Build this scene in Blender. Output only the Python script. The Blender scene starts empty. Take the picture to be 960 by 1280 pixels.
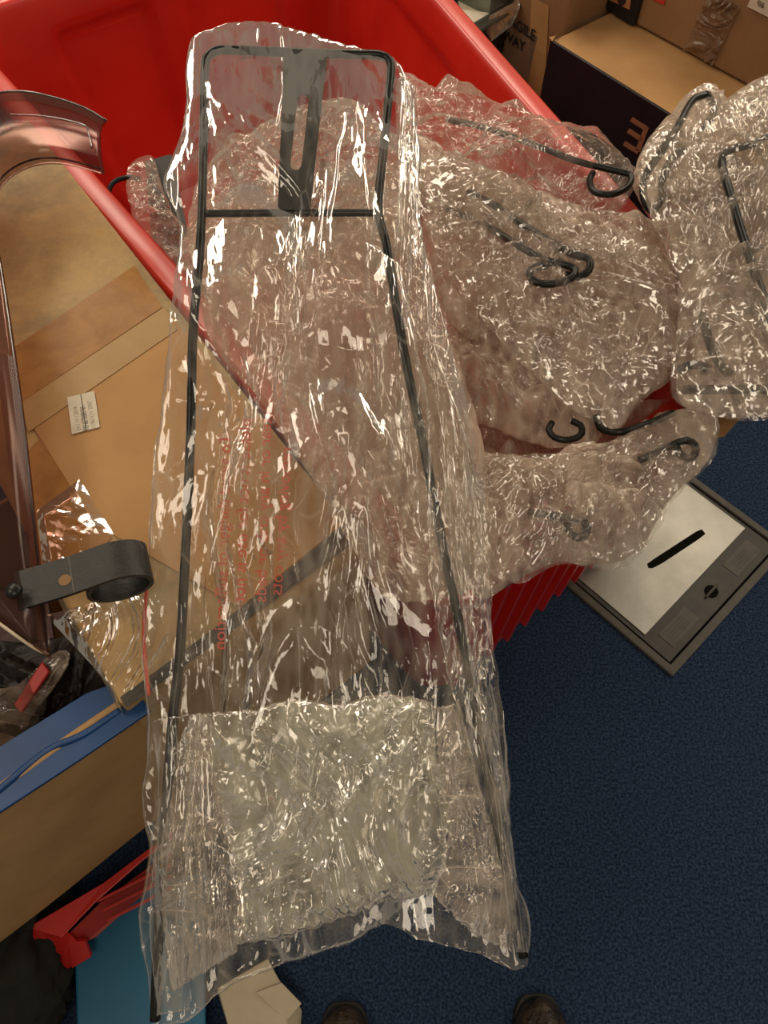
import bpy, bmesh, math, random
import numpy as np
from mathutils import Vector, Matrix

random.seed(4)
sc = bpy.context.scene
COL = sc.collection
# ---------------------------------------------------------------- camera, world, lights
CAM_H, TILT, F = 1.5, math.radians(30), 967.0
cd = bpy.data.cameras.new('camera'); cam = bpy.data.objects.new('camera', cd); COL.objects.link(cam)
cam.location = (0, 0, CAM_H); cam.rotation_euler = (TILT, 0, 0)
cd.sensor_fit = 'VERTICAL'; cd.sensor_height = 24.0; cd.sensor_width = 18.0; cd.lens = F * 24.0 / 1280.0
cd.clip_start = 0.02
sc.camera = cam
sc.view_settings.view_transform = 'Standard'; sc.view_settings.look = 'None'
sc.view_settings.gamma = 1.0; sc.view_settings.use_curve_mapping = False
sc.view_settings.exposure = 0.15
sc.cycles.transparent_max_bounces = 24
sc.cycles.max_bounces = 6; sc.cycles.diffuse_bounces = 3; sc.cycles.glossy_bounces = 3
sc.cycles.use_adaptive_sampling = True; sc.cycles.adaptive_threshold = 0.03
sc.cycles.sample_clamp_indirect = 6.0

w = bpy.data.worlds.new('world'); sc.world = w; w.use_nodes = True
w.node_tree.nodes['Background'].inputs[0].default_value = (1.0, 0.84, 0.64, 1)
w.node_tree.nodes['Background'].inputs[1].default_value = 0.21

def area(name, loc, size, power, col=(1, 0.85, 0.66), aim=None):
    l = bpy.data.lights.new(name, 'AREA'); l.shape = 'RECTANGLE'
    l.size, l.size_y = size; l.energy = power; l.color = col
    o = bpy.data.objects.new(name, l); COL.objects.link(o); o.location = loc
    if aim is not None:
        o.rotation_euler = (Vector(aim) - Vector(loc)).to_track_quat('-Z', 'Y').to_euler()
    return o
for lx_, ly_, pw_ in ((-1.5, 3.6, 27), (0.1, 3.8, 25), (1.7, 3.6, 27), (-1.7, 2.0, 20), (1.9, 2.0, 20), (-1.6, .3, 10), (1.7, .3, 6), (-0.1, -.8, 9)):
    area('ceiling_panel_light', (lx_, ly_, 2.7), (0.6, 1.2 if ly_ > 1 else 0.6), pw_)

# ---------------------------------------------------------------- pixel -> real point on a real plane
def ray(px, py):
    x = (px - 480) / F; y = -(py - 640) / F
    return np.array([x, math.sin(TILT) + y * math.cos(TILT), -math.cos(TILT) + y * math.sin(TILT)])
C0 = np.array([0, 0, CAM_H])
def P(px, py, z):
    d = ray(px, py); return C0 + d * (z - CAM_H) / d[2]
def PP(px, py, z0, ky, kx=0.0):          # plane z = z0 + ky*y + kx*x
    d = ray(px, py); t = (z0 - CAM_H) / (d[2] - ky * d[1] - kx * d[0]); return C0 + d * t
def V(px, py, a, b):                      # vertical plane through a, b
    d = ray(px, py); n = np.array([-(b[1] - a[1]), b[0] - a[0], 0])
    return C0 + d * ((np.array(a) - C0) @ n) / (d @ n)

Z0_ = .54
# ---------------------------------------------------------------- materials
def new_mat(name):
    m = bpy.data.materials.new(name); m.use_nodes = True
    nt = m.node_tree; nt.nodes.clear()
    out = nt.nodes.new('ShaderNodeOutputMaterial')
    return m, nt, out
def N(nt, t, **kw):
    n = nt.nodes.new(t)
    for k, v in kw.items():
        if k in n.bl_rna.properties: setattr(n, k, v)
        else: n.inputs[k].default_value = v
    return n
def coords(nt, scale=(1, 1, 1), kind='Object'):
    tc = nt.nodes.new('ShaderNodeTexCoord'); mp = nt.nodes.new('ShaderNodeMapping')
    mp.inputs['Scale'].default_value = scale
    nt.links.new(tc.outputs[kind], mp.inputs[0]); return mp.outputs[0]
def ramp(nt, fac, stops):
    r = nt.nodes.new('ShaderNodeValToRGB'); e = r.color_ramp.elements
    while len(e) < len(stops): e.new(0.5)
    for el, (p, c) in zip(e, stops): el.position = p; el.color = (*c, 1) if len(c) == 3 else c
    nt.links.new(fac, r.inputs[0]); return r.outputs[0]
def g(v): return (v, v, v)
def surf(name, c1, c2, scale=20, rough=0.5, bump=0.0, bscale=200, metallic=0, detail=6, stretch=(1, 1, 1), coat=0, spec=0.5, crough=.25, lo=.35, hi=.65, dist=.002, sub=0):
    m, nt, out = new_mat(name); L = nt.links
    b = N(nt, 'ShaderNodeBsdfPrincipled'); b.inputs['Roughness'].default_value = rough
    b.inputs['Metallic'].default_value = metallic; b.inputs['Coat Weight'].default_value = coat; b.inputs['Coat Roughness'].default_value = crough
    b.inputs['Specular IOR Level'].default_value = spec
    if sub:
        b.inputs['Subsurface Weight'].default_value = sub; b.inputs['Subsurface Radius'].default_value = (.02, .004, .003)
    co = coords(nt, stretch)
    n = N(nt, 'ShaderNodeTexNoise', Scale=scale, Detail=detail, Roughness=0.6); L.new(co, n.inputs['Vector'])
    L.new(ramp(nt, n.outputs[0], [(lo, c1), (hi, c2)]), b.inputs['Base Color'])
    if bump:
        n2 = N(nt, 'ShaderNodeTexNoise', Scale=bscale, Detail=4, Roughness=0.6); L.new(co, n2.inputs['Vector'])
        bp = N(nt, 'ShaderNodeBump', Strength=bump, Distance=dist); L.new(n2.outputs[0], bp.inputs['Height'])
        L.new(bp.outputs[0], b.inputs['Normal'])
    L.new(b.outputs[0], out.inputs[0]); return m

def film(name, haze=0.15, hvar=0.25, col=(0.86, 0.80, 0.70), stretch=(1, 1, 1), scale=14, gloss=0.10, rough=0.07, bump=0.5, tint=(.97, .96, .94), edge=.22, frk=.6, lines=.35):
    """clear polythene: see-through, glossy, with a milky share where it is creased"""
    m, nt, out = new_mat(name); L = nt.links
    co = coords(nt, stretch)
    # crinkle relief
    wn = N(nt, 'ShaderNodeTexNoise', Scale=scale * .8, Detail=0); L.new(co, wn.inputs['Vector'])
    wv = N(nt, 'ShaderNodeVectorMath', operation='MULTIPLY_ADD'); L.new(wn.outputs['Color'], wv.inputs[0]); wv.inputs[1].default_value = (.05, .05, .05); L.new(co, wv.inputs[2])
    # every little flat between two creases has its own tilt
    v2 = N(nt, 'ShaderNodeTexVoronoi', feature='F1', voronoi_dimensions='2D', Scale=scale * 2.6); L.new(wv.outputs[0], v2.inputs['Vector'])
    v3 = N(nt, 'ShaderNodeTexVoronoi', feature='F1', voronoi_dimensions='2D', Scale=scale * 8); L.new(wv.outputs[0], v3.inputs['Vector'])
    cm = N(nt, 'ShaderNodeVectorMath', operation='ADD'); L.new(v2.outputs['Color'], cm.inputs[0]); L.new(v3.outputs['Color'], cm.inputs[1])
    cs = N(nt, 'ShaderNodeVectorMath', operation='SUBTRACT'); L.new(cm.outputs[0], cs.inputs[0]); cs.inputs[1].default_value = (1, 1, 1)
    ge = N(nt, 'ShaderNodeNewGeometry')
    ca = N(nt, 'ShaderNodeVectorMath', operation='MULTIPLY_ADD'); L.new(cs.outputs[0], ca.inputs[0]); ca.inputs[1].default_value = (bump, bump, bump); L.new(ge.outputs['Normal'], ca.inputs[2])
    bp = N(nt, 'ShaderNodeVectorMath', operation='NORMALIZE'); L.new(ca.outputs[0], bp.inputs[0])
    # thin milky crease lines
    ve = N(nt, 'ShaderNodeTexVoronoi', feature='DISTANCE_TO_EDGE', voronoi_dimensions='2D', Scale=scale * 1.5); L.new(wv.outputs[0], ve.inputs['Vector'])
    ln = N(nt, 'ShaderNodeMapRange'); ln.inputs['From Min'].default_value = 0.0; ln.inputs['From Max'].default_value = .035; ln.inputs['To Min'].default_value = 1; ln.inputs['To Max'].default_value = 0
    L.new(ve.outputs['Distance'], ln.inputs['Value'])
    lm = N(nt, 'ShaderNodeMapRange'); lm.inputs['From Min'].default_value = 0.50; lm.inputs['From Max'].default_value = .62; lm.inputs['To Max'].default_value = lines
    L.new(wn.outputs[0], lm.inputs['Value'])
    lx = N(nt, 'ShaderNodeMath', operation='MULTIPLY'); L.new(ln.outputs[0], lx.inputs[0]); L.new(lm.outputs[0], lx.inputs[1])
    n1 = N(nt, 'ShaderNodeTexNoise', Scale=scale * .35, Detail=3, Roughness=0.6); L.new(co, n1.inputs['Vector'])
    mx = N(nt, 'ShaderNodeMath', operation='MULTIPLY'); L.new(n1.outputs[0], mx.inputs[0]); L.new(v2.outputs['Distance'], mx.inputs[1])
    mx2 = N(nt, 'ShaderNodeMath', operation='MULTIPLY_ADD'); L.new(n1.outputs[0], mx2.inputs[0]); mx2.inputs[1].default_value = .55; L.new(mx.outputs[0], mx2.inputs[2]); mx = mx2
    mr = N(nt, 'ShaderNodeMapRange'); mr.inputs['From Min'].default_value = 0.34; mr.inputs['From Max'].default_value = 0.68
    mr.inputs['To Min'].default_value = haze; mr.inputs['To Max'].default_value = min(1, haze + hvar)
    L.new(mx.outputs[0], mr.inputs['Value'])
    # more film is crossed where it stands edge-on
    lw = N(nt, 'ShaderNodeLayerWeight', Blend=0.35); L.new(bp.outputs[0], lw.inputs['Normal'])
    ed = N(nt, 'ShaderNodeMath', operation='MULTIPLY_ADD'); L.new(lw.outputs['Facing'], ed.inputs[0]); ed.inputs[1].default_value = edge
    hz = N(nt, 'ShaderNodeMath', operation='ADD'); L.new(mr.outputs[0], hz.inputs[0]); L.new(lx.outputs[0], hz.inputs[1])
    L.new(hz.outputs[0], ed.inputs[2]); ed.use_clamp = True
    tr = N(nt, 'ShaderNodeBsdfTransparent', Color=(*tint, 1))
    df = N(nt, 'ShaderNodeBsdfDiffuse', Color=(*col, 1)); L.new(bp.outputs[0], df.inputs['Normal'])
    tl = N(nt, 'ShaderNodeBsdfTranslucent', Color=(*col, 1))
    dm = N(nt, 'ShaderNodeMixShader'); dm.inputs[0].default_value = 0.4; L.new(df.outputs[0], dm.inputs[1]); L.new(tl.outputs[0], dm.inputs[2])
    m1 = N(nt, 'ShaderNodeMixShader'); L.new(ed.outputs[0], m1.inputs[0]); L.new(tr.outputs[0], m1.inputs[1]); L.new(dm.outputs[0], m1.inputs[2])
    gl = N(nt, 'ShaderNodeBsdfGlossy', Roughness=rough, Color=(1, 1, 1, 1)); L.new(bp.outputs[0], gl.inputs['Normal'])
    fr = N(nt, 'ShaderNodeFresnel', IOR=1.5); L.new(bp.outputs[0], fr.inputs['Normal'])
    fa = N(nt, 'ShaderNodeMath', operation='MULTIPLY_ADD'); L.new(fr.outputs[0], fa.inputs[0]); fa.inputs[1].default_value = frk; fa.inputs[2].default_value = gloss; fa.use_clamp = True
    m2 = N(nt, 'ShaderNodeMixShader'); L.new(fa.outputs[0], m2.inputs[0]); L.new(m1.outputs[0], m2.inputs[1]); L.new(gl.outputs[0], m2.inputs[2])
    L.new(m2.outputs[0], out.inputs[0]); return m

def smoked(name, tint, gloss=0.0, rough=0.14):
    m, nt, out = new_mat(name); L = nt.links
    tr = N(nt, 'ShaderNodeBsdfTransparent', Color=(*tint, 1)); gl = N(nt, 'ShaderNodeBsdfGlossy', Roughness=rough)
    df = N(nt, 'ShaderNodeBsdfDiffuse', Color=(.10, .075, .07, 1))
    m0 = N(nt, 'ShaderNodeMixShader'); m0.inputs[0].default_value = .10
    L.new(tr.outputs[0], m0.inputs[1]); L.new(df.outputs[0], m0.inputs[2])
    fr = N(nt, 'ShaderNodeFresnel', IOR=1.45)
    fa = N(nt, 'ShaderNodeMath', operation='MULTIPLY_ADD'); L.new(fr.outputs[0], fa.inputs[0]); fa.inputs[1].default_value = .28; fa.inputs[2].default_value = gloss
    mx = N(nt, 'ShaderNodeMixShader'); L.new(fa.outputs[0], mx.inputs[0]); L.new(m0.outputs[0], mx.inputs[1]); L.new(gl.outputs[0], mx.inputs[2])
    L.new(mx.outputs[0], out.inputs[0]); return m

M = {}
M['carpet'] = surf('blue_carpet', (.010, .021, .050), (.054, .092, .172), 210, .95, 1.0, 260, detail=5, spec=.1, dist=.005, lo=.38, hi=.68)
M['red'] = surf('red_plastic', (.56, .016, .008), (.66, .024, .012), 5, .36, .08, 60, sub=0.15, coat=.8, crough=.32)
M['red2'] = surf('red_crate_plastic', (.42, .012, .010), (.55, .02, .015), 8, .4)
M['kraft'] = surf('kraft_board', (.40, .235, .095), (.50, .305, .13), 9, .75, .15, 160)
M['kraft_brown'] = surf('brown_carton_board', (.42, .225, .085), (.50, .28, .11), 7, .8, .1, 200)  # plain brown board, close in tone to kraft
M['kraft_dark'] = surf('dark_carton_board', (.24, .13, .055), (.30, .17, .075), 7, .8, .1, 200)  # darker brown version of the carton board, mainly for the rear cartons
M['black_card'] = surf('black_print_board', (.006, .006, .008), (.011, .011, .013), 10, .55)
M['wire'] = surf('black_coated_wire', (.004, .004, .004), (.010, .010, .009), 60, .30, .2, 120, spec=.35)
M['steelplate'] = surf('flat_black_steel', (.010, .009, .008), (.02, .018, .016), 40, .5)
M['rubber'] = surf('black_rubber', (.010, .009, .008), (.018, .016, .014), 60, .45, .3, 250)
M['gold'] = surf('bronze_print', (.30, .13, .06), (.34, .16, .08), 30, .6)
M['ink'] = surf('dark_ink', (.02, .015, .012), (.03, .02, .015), 30, .8)
M['ink2'] = surf('black_ink', (.03, .022, .014), (.05, .04, .03), 30, .8)
M['ink_faint'] = surf('faint_grey_ink', (.22, .19, .14), (.34, .30, .24), 300, .8)
M['redink'] = surf('red_ink', (.55, .05, .03), (.62, .10, .06), 300, .6)
M['paper'] = surf('label_paper', (.62, .55, .43), (.70, .63, .50), 40, .7)
M['cream'] = surf('cream_card', (.50, .43, .30), (.58, .50, .36), 12, .7)
M['blue'] = surf('blue_plastic', (.003, .040, .15), (.006, .062, .21), 7, .42, .1, 60, hi=.7)
M['teal'] = surf('teal_blue_plastic', (.008, .11, .22), (.012, .15, .29), 7, .5)
M['darkcloth'] = surf('dark_fabric', (.006, .008, .006), (.014, .016, .012), 20, .9)
M['black'] = surf('black_plastic', (.008, .007, .007), (.015, .013, .013), 20, .5)
M['frame_grey'] = surf('grey_moulded_frame', (.060, .055, .042), (.085, .078, .060), 30, .55, .15, 200)
M['frame_dark'] = surf('dark_grey_lid', (.038, .035, .028), (.055, .05, .04), 30, .55, .15, 200)
M['steel'] = surf('scuffed_steel', (.20, .195, .17), (.31, .30, .265), 5, .40, .1, 90, metallic=.75, detail=8)
M['tapebrown'] = None
M['tote'] = smoked('grey_clear_plastic', (.55, .60, .58), .03, .2)
M['smoke'] = smoked('smoked_acrylic', (.70, .55, .51))
M['smoke_edge'] = smoked('smoked_acrylic_edge', (.30, .22, .21))
M['shoe'] = surf('worn_brown_leather', (.010, .008, .006), (.06, .045, .03), 45, .35, .9, 70, dist=.006)
M['sole'] = surf('shoe_sole', (.012, .010, .009), (.02, .018, .016), 30, .7)
M['strap'] = surf('grey_strap_print', (.12, .10, .08), (.2, .18, .15), 60, .5)

# kraft top of the taped carton: grey grime in patches
def grime_mat():
    m, nt, out = new_mat('grimy_kraft_board'); L = nt.links
    b = N(nt, 'ShaderNodeBsdfPrincipled', Roughness=.62)
    co = coords(nt)
    n = N(nt, 'ShaderNodeTexNoise', Scale=5, Detail=8, Roughness=.62, Distortion=.6); L.new(co, n.inputs['Vector'])
    n2 = N(nt, 'ShaderNodeTexNoise', Scale=60, Detail=5, Roughness=.7); L.new(co, n2.inputs['Vector'])
    mx = N(nt, 'ShaderNodeMath', operation='MULTIPLY_ADD'); L.new(n2.outputs[0], mx.inputs[0]); mx.inputs[1].default_value = .35; L.new(n.outputs[0], mx.inputs[2])
    c = ramp(nt, mx.outputs[0], [(.42, (.23, .165, .085)), (.60, (.40, .27, .12)), (.72, (.50, .33, .14)), (.85, (.47, .27, .09))])
    L.new(c, b.inputs['Base Color'])
    L.new(b.outputs[0], out.inputs[0]); return m
M['grime'] = grime_mat()
def tape_mat(name, c1, c2, rough=.16, alpha=.62):
    m, nt, out = new_mat(name); L = nt.links
    co = coords(nt)
    n = N(nt, 'ShaderNodeTexNoise', Scale=26, Detail=5, Roughness=.6, Distortion=.5); L.new(co, n.inputs['Vector'])
    r = N(nt, 'ShaderNodeTexNoise', noise_type='RIDGED_MULTIFRACTAL', Scale=16, Detail=3, Distortion=.8); L.new(co, r.inputs['Vector'])
    bp = N(nt, 'ShaderNodeBump', Strength=.35, Distance=.003); L.new(r.outputs[0], bp.inputs['Height'])
    b = N(nt, 'ShaderNodeBsdfPrincipled', Roughness=rough, Alpha=alpha, **{'Specular IOR Level': .25 if rough > .3 else .5}); L.new(bp.outputs[0], b.inputs['Normal'])
    L.new(ramp(nt, n.outputs[0], [(.35, c1), (.65, c2)]), b.inputs['Base Color'])
    L.new(b.outputs[0], out.inputs[0]); return m
M['tape'] = tape_mat('brown_parcel_tape', (.38, .17, .045), (.50, .25, .07), .34, .7)
M['tape_grey'] = tape_mat('grey_brown_tape', (.20, .12, .07), (.26, .16, .09), .22, .75)
M['tape_tan'] = tape_mat('tan_parcel_tape', (.44, .27, .105), (.48, .30, .125), .4, .9)
M['tape_dark'] = tape_mat('dark_tape', (.03, .028, .026), (.10, .085, .07), .2, .95)

# polythene variants
M['film_main'] = film('clear_bag_film', .0, .12, col=(.82, .74, .62), stretch=(1.6, .6, 1), scale=16, gloss=.03, bump=.07, edge=.05, lines=.22, frk=.42, rough=.045)
M['film_cover'] = film('outer_bag_film', .0, .16, col=(.94, .80, .67), stretch=(1.4, .7, 1), scale=16, gloss=.04, bump=.13, edge=.08, lines=.3, frk=.6, rough=.05)
M['film_wad'] = film('folded_bag_film', .05, .42, col=(.64, .62, .50), stretch=(1, .6, 1), scale=16, gloss=.05, bump=.16)
M['film_pile'] = film('bunched_bag_film', .09, .56, col=(.95, .80, .66), stretch=(1.3, .7, 1), scale=18, gloss=.06, bump=.20, rough=.06)
M['film_mid'] = film('soft_bag_film', .10, .36, col=(.86, .69, .56), stretch=(1.5, .6, 1), scale=16, gloss=.04, bump=.12)
M['film_thin'] = film('thin_bag_film', .03, .22, col=(.84, .71, .59), stretch=(.7, 1.3, 1), scale=18, gloss=.04, bump=.14)
M['film_clear'] = film('stiff_clear_film', .0, .03, col=(.7, .66, .6), scale=14, gloss=.03, bump=.06, edge=.03, lines=.1)

# ---------------------------------------------------------------- object helpers
def tag(o, label=None, cat=None, group=None, kind=None):
    if label: o['label'] = label
    if cat: o['category'] = cat
    if group: o['group'] = group
    if kind: o['kind'] = kind
    return o
def empty(name, loc=(0, 0, 0), label=None, cat=None, group=None, rz=0):
    o = bpy.data.objects.new(name, None); COL.objects.link(o); o.location = [float(c) for c in loc]; o.rotation_euler.z = rz
    o.empty_display_size = .05
    return tag(o, label, cat, group)
def put(name, me, mat, parent=None):
    o = bpy.data.objects.new(name, me); COL.objects.link(o)
    if mat is not None and not me.materials: me.materials.append(mat)
    if parent is not None:
        o.parent = parent; o.matrix_parent_inverse = chain(parent).inverted()
    return o
def chain(o):
    m = o.matrix_basis.copy()
    if o.parent is not None: m = chain(o.parent) @ o.matrix_parent_inverse @ m
    return m
def mesh_from(name, verts, faces, smooth=True):
    me = bpy.data.meshes.new(name); me.from_pydata([tuple(map(float, v)) for v in verts], [], faces); me.update()
    if smooth: me.polygons.foreach_set('use_smooth', [True] * len(me.polygons))
    return me
def grid_mesh(name, sheets, closed_u=False, weld=True, extra=None):
    """sheets: list of (nv, nu, 3) arrays, joined into one mesh"""
    vs, fs, off = [], [], 0
    for A in sheets:
        nv, nu = A.shape[:2]
        vs.append(A.reshape(-1, 3)); idx = np.arange(nv * nu).reshape(nv, nu) + off
        if closed_u:
            idx = np.concatenate([idx, idx[:, :1]], 1)
        f = np.stack([idx[:-1, :-1], idx[:-1, 1:], idx[1:, 1:], idx[1:, :-1]], -1).reshape(-1, 4)
        fs.append(f); off += nv * nu
    vs = np.concatenate(vs); fs = np.concatenate(fs)
    me = bpy.data.meshes.new(name)
    me.vertices.add(len(vs)); me.vertices.foreach_set('co', vs.astype(np.float32).ravel())
    me.loops.add(fs.size); me.loops.foreach_set('vertex_index', fs.astype(np.int32).ravel())
    me.polygons.add(len(fs)); me.polygons.foreach_set('loop_start', np.arange(0, fs.size, 4, dtype=np.int32))
    me.polygons.foreach_set('use_smooth', np.ones(len(fs), bool))
    me.update(calc_edges=True); me.validate()
    return me
def bm_mesh(name, bm, smooth=False, weld=0):
    bmesh.ops.recalc_face_normals(bm, faces=bm.faces)
    me = bpy.data.meshes.new(name); bm.to_mesh(me); bm.free()
    if smooth: me.polygons.foreach_set('use_smooth', [True] * len(me.polygons))
    return me
def prism(name, base, top, mat, parent=None, bevel=.004, seg=2):
    """closed solid from base ring and top ring (same count)"""
    bm = bmesh.new(); n = len(base)
    b = [bm.verts.new(tuple(map(float, p))) for p in base]; t = [bm.verts.new(tuple(map(float, p))) for p in top]
    bm.faces.new(b[::-1]); bm.faces.new(t)
    for i in range(n): bm.faces.new((b[i], b[(i + 1) % n], t[(i + 1) % n], t[i]))
    bmesh.ops.recalc_face_normals(bm, faces=bm.faces)
    if bevel: bmesh.ops.bevel(bm, geom=bm.edges[:], offset=bevel, segments=seg, affect='EDGES', profile=.6, clamp_overlap=True)
    me = bm_mesh(name, bm); return put(name, me, mat, parent)
def boxz(name, ring, z0, z1, mat, parent=None, bevel=.004):
    return prism(name, [(p[0], p[1], z0) for p in ring], [(p[0], p[1], z1) for p in ring], mat, parent, bevel)
def slab(name, ring, thick, mat, parent=None, bevel=0):
    """thin solid: ring of 3-D points, extruded along its own normal"""
    a = [np.array(p, float) for p in ring]; n = np.cross(a[1] - a[0], a[2] - a[0]); n /= np.linalg.norm(n)
    if n[2] < -.01: n = -n
    return prism(name, a, [p + n * thick for p in a], mat, parent, bevel)
def catmull(pts, n, closed=False):
    p = np.array(pts, float)
    if closed: q = np.concatenate([p[-1:], p, p[:2]])
    else: q = np.concatenate([2 * p[:1] - p[1:2], p, 2 * p[-1:] - p[-2:-1]])
    out = []
    for i in range(1, len(q) - 2):
        t = np.linspace(0, 1, 24, endpoint=False)[:, None]
        a, b, c, d = q[i - 1], q[i], q[i + 1], q[i + 2]
        out.append(.5 * ((2 * b) + (c - a) * t + (2 * a - 5 * b + 4 * c - d) * t ** 2 + (3 * b - a - 3 * c + d) * t ** 3))
    out = np.concatenate(out)
    if closed: out = np.concatenate([out, out[:1]])
    else: out = np.concatenate([out, p[-1:]])
    s = np.concatenate([[0], np.cumsum(np.linalg.norm(np.diff(out, axis=0), axis=1))])
    t = np.linspace(0, s[-1], n + (1 if closed else 0))
    r = np.stack([np.interp(t, s, out[:, k]) for k in range(out.shape[1])], 1)
    return r[:-1] if closed else r
def tube(name, pts, rad, mat, parent=None, n=None, sides=10, flat=1.0, closed=False):
    p = np.array(pts, float)
    L = np.sum(np.linalg.norm(np.diff(p, axis=0), axis=1)); n = n or max(12, int(L / .006))
    c = catmull(p, n, closed)
    T = np.gradient(c, axis=0); 
    if closed: T = np.roll(c, -1, 0) - np.roll(c, 1, 0)
    T /= np.linalg.norm(T, axis=1)[:, None] + 1e-12
    up = np.array([0, 0, 1.0]); A = np.cross(T, up); bad = np.linalg.norm(A, axis=1) < .05
    A[bad] = np.cross(T[bad], [0, 1, 0]); A /= np.linalg.norm(A, axis=1)[:, None]; B = np.cross(A, T)
    th = np.linspace(0, 2 * math.pi, sides, endpoint=False)
    R = np.broadcast_to(np.asarray(rad, float), (n,))[:, None, None]
    G = c[:, None] + R * (A[:, None] * np.cos(th)[None, :, None] + flat * B[:, None] * np.sin(th)[None, :, None])
    if closed: G = np.concatenate([G, G[:1]], 0)
    else:
        G = np.concatenate([np.broadcast_to(c[:1, None], (1, sides, 3)), G, np.broadcast_to(c[-1:, None], (1, sides, 3))], 0)
    return put(name, grid_mesh(name, [G], closed_u=True), mat, parent)
def text_mesh(name, s, size, origin, xdir, ydir, mat, parent=None, mirror=False, ext=0.0004, lift=.0006, align='LEFT', bold=0.0, sx=1.0):
    cu = bpy.data.curves.new('tmp_text', 'FONT'); cu.body = s; cu.size = size; cu.extrude = ext; cu.align_x = align; cu.offset = bold; cu.resolution_u = 3
    o = bpy.data.objects.new('tmp_text', cu); COL.objects.link(o)
    bpy.context.view_layer.update()
    me = bpy.data.meshes.new_from_object(o.evaluated_get(bpy.context.evaluated_depsgraph_get()))
    bpy.data.objects.remove(o); me.name = name
    x = np.array(xdir, float); x /= np.linalg.norm(x); y = np.array(ydir, float); y -= x * (x @ y); y /= np.linalg.norm(y)
    nrm = np.cross(x, y); 
    if mirror: nrm = -nrm
    for v in me.vertices:
        c = np.array(origin) + x * v.co.x * sx + y * v.co.y + nrm * (v.co.z + lift); v.co = c.tolist()
    me.materials.clear()
    return put(name, me, mat, parent)

# crumple: sums of folded (triangle-wave) sheets in random directions = flat facets with sharp creases
def crumple(X, Y, seed, f0=6.0, n=9, gain=1.42, wgt=1.0, warp=.35, decay=1.0):
    r = np.random.RandomState(seed); h = np.zeros_like(X)
    wx = sum(.02 * np.sin(X * r.uniform(8, 30) + Y * r.uniform(-30, 30) + r.uniform(0, 6)) for _ in range(4))
    wy = sum(.02 * np.sin(Y * r.uniform(8, 30) + X * r.uniform(-30, 30) + r.uniform(0, 6)) for _ in range(4))
    X, Y = X + wx, Y + wy
    f = f0
    for k in range(n):
        a = r.uniform(0, math.pi)
        t = f * (X * math.cos(a) + Y * math.sin(a)) + r.uniform(0, 9) + warp * f * h
        tri = 2 * np.abs(t - np.floor(t) - .5)
        m = .55 + .45 * np.sin(X * r.uniform(5, 18) + Y * r.uniform(-18, 18) + r.uniform(0, 6))
        h = h + wgt * (tri - .5) / f * m * .5 * decay ** k
        f *= gain
    return h
def pillow(name, outline, centre, z, thick, mat, seed, label, ky=0, kx=0, nr=130, nt=480, amp=1.0, f0=9, layers=1, under=.5, group=None, n=7, jag=.009, taper=.75):
    """a bunched polythene bag: a closed lumpy pouch"""
    rs = np.random.RandomState(seed)
    if z > .5 and not ky: z += .03
    o = catmull([PP(x, y, z, ky, kx) for x, y in outline], nt, closed=True)
    c = PP(centre[0], centre[1], z, ky, kx)
    ang = np.linspace(0, 2 * math.pi, nt, endpoint=False); amp = amp * .50; f0 = f0 * 1.3
    j = sum(np.sin(ang * k + rs.uniform(0, 6)) / k ** .6 for k in (9, 14, 23, 37, 61))[:, None] * jag * .5
    d = o - c; o = o + d / np.linalg.norm(d, axis=1)[:, None] * j
    r = (np.linspace(0, 1, nr) ** .8)[:, None, None]
    B = c + (o - c)[None] * r
    rr = r[..., 0]
    edge = np.clip(1 - rr ** 3, 0, 1) ** taper
    sheets = []
    lv = [1.0] + [1.0 - (i + 1) * (1.0 + under) / (layers + 1) for i in range(layers)] + [-under]
    ta = rs.uniform(0, math.pi); ca, sa = math.cos(ta), math.sin(ta); full = (B, rr, edge)
    for i, l in enumerate(lv):
        B, rr, edge = full if i == 0 else (full[0][::2, ::2], full[1][::2, ::2], full[2][::2])
        if i: B = np.concatenate([B[:-1], full[0][-1:, ::2]]); edge = np.concatenate([edge[:-1], full[2][-1:]])
        h = crumple((B[..., 0] * ca + B[..., 1] * sa) * 1.5, (B[..., 1] * ca - B[..., 0] * sa) * .7, seed * 7 + i * 13, f0, n, wgt=amp)
        lump = crumple(B[..., 0], B[..., 1], seed * 11 + i, 4.0, 5, wgt=.5)
        S = B.copy(); S[..., 2] += thick * l * edge + (h + lump) * (edge * .9 + .1)
        S[..., 0] += crumple(B[..., 0] + 3, B[..., 1], seed + i + 50, f0 * 1.5, 5, wgt=amp * .5) * edge
        S[..., 1] += crumple(B[..., 0], B[..., 1] + 3, seed + i + 60, f0 * 1.5, 5, wgt=amp * .5) * edge
        sheets.append(S)
    ob = put(name, grid_mesh(name, sheets, closed_u=True), mat)
    return tag(ob, label, 'plastic bag', group)

# ================================================================ SETTING
def quad_grid(x0, x1, y0, y1, z, nx, ny):
    X, Y = np.meshgrid(np.linspace(x0, x1, nx), np.linspace(y0, y1, ny)); return np.stack([X, Y, np.full_like(X, z)], -1)
fl = put('floor', mesh_from('floor', [(-3, -1.5, 0), (3, -1.5, 0), (3, 5.4, 0), (-3, 5.4, 0)], [(0, 1, 2, 3)], False), M['carpet'])
tag(fl, kind='structure')
M['wallpaint'] = surf('cream_wall_paint', (.50, .44, .34), (.54, .48, .37), 3, .8)
for nm, vs in (('wall_far', [(-3, 5.4, 0), (3, 5.4, 0), (3, 5.4, 2.8), (-3, 5.4, 2.8)]),):
    tag(put(nm, mesh_from(nm, vs, [(0, 1, 2, 3)], False), M['wallpaint']), kind='structure')

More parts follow.
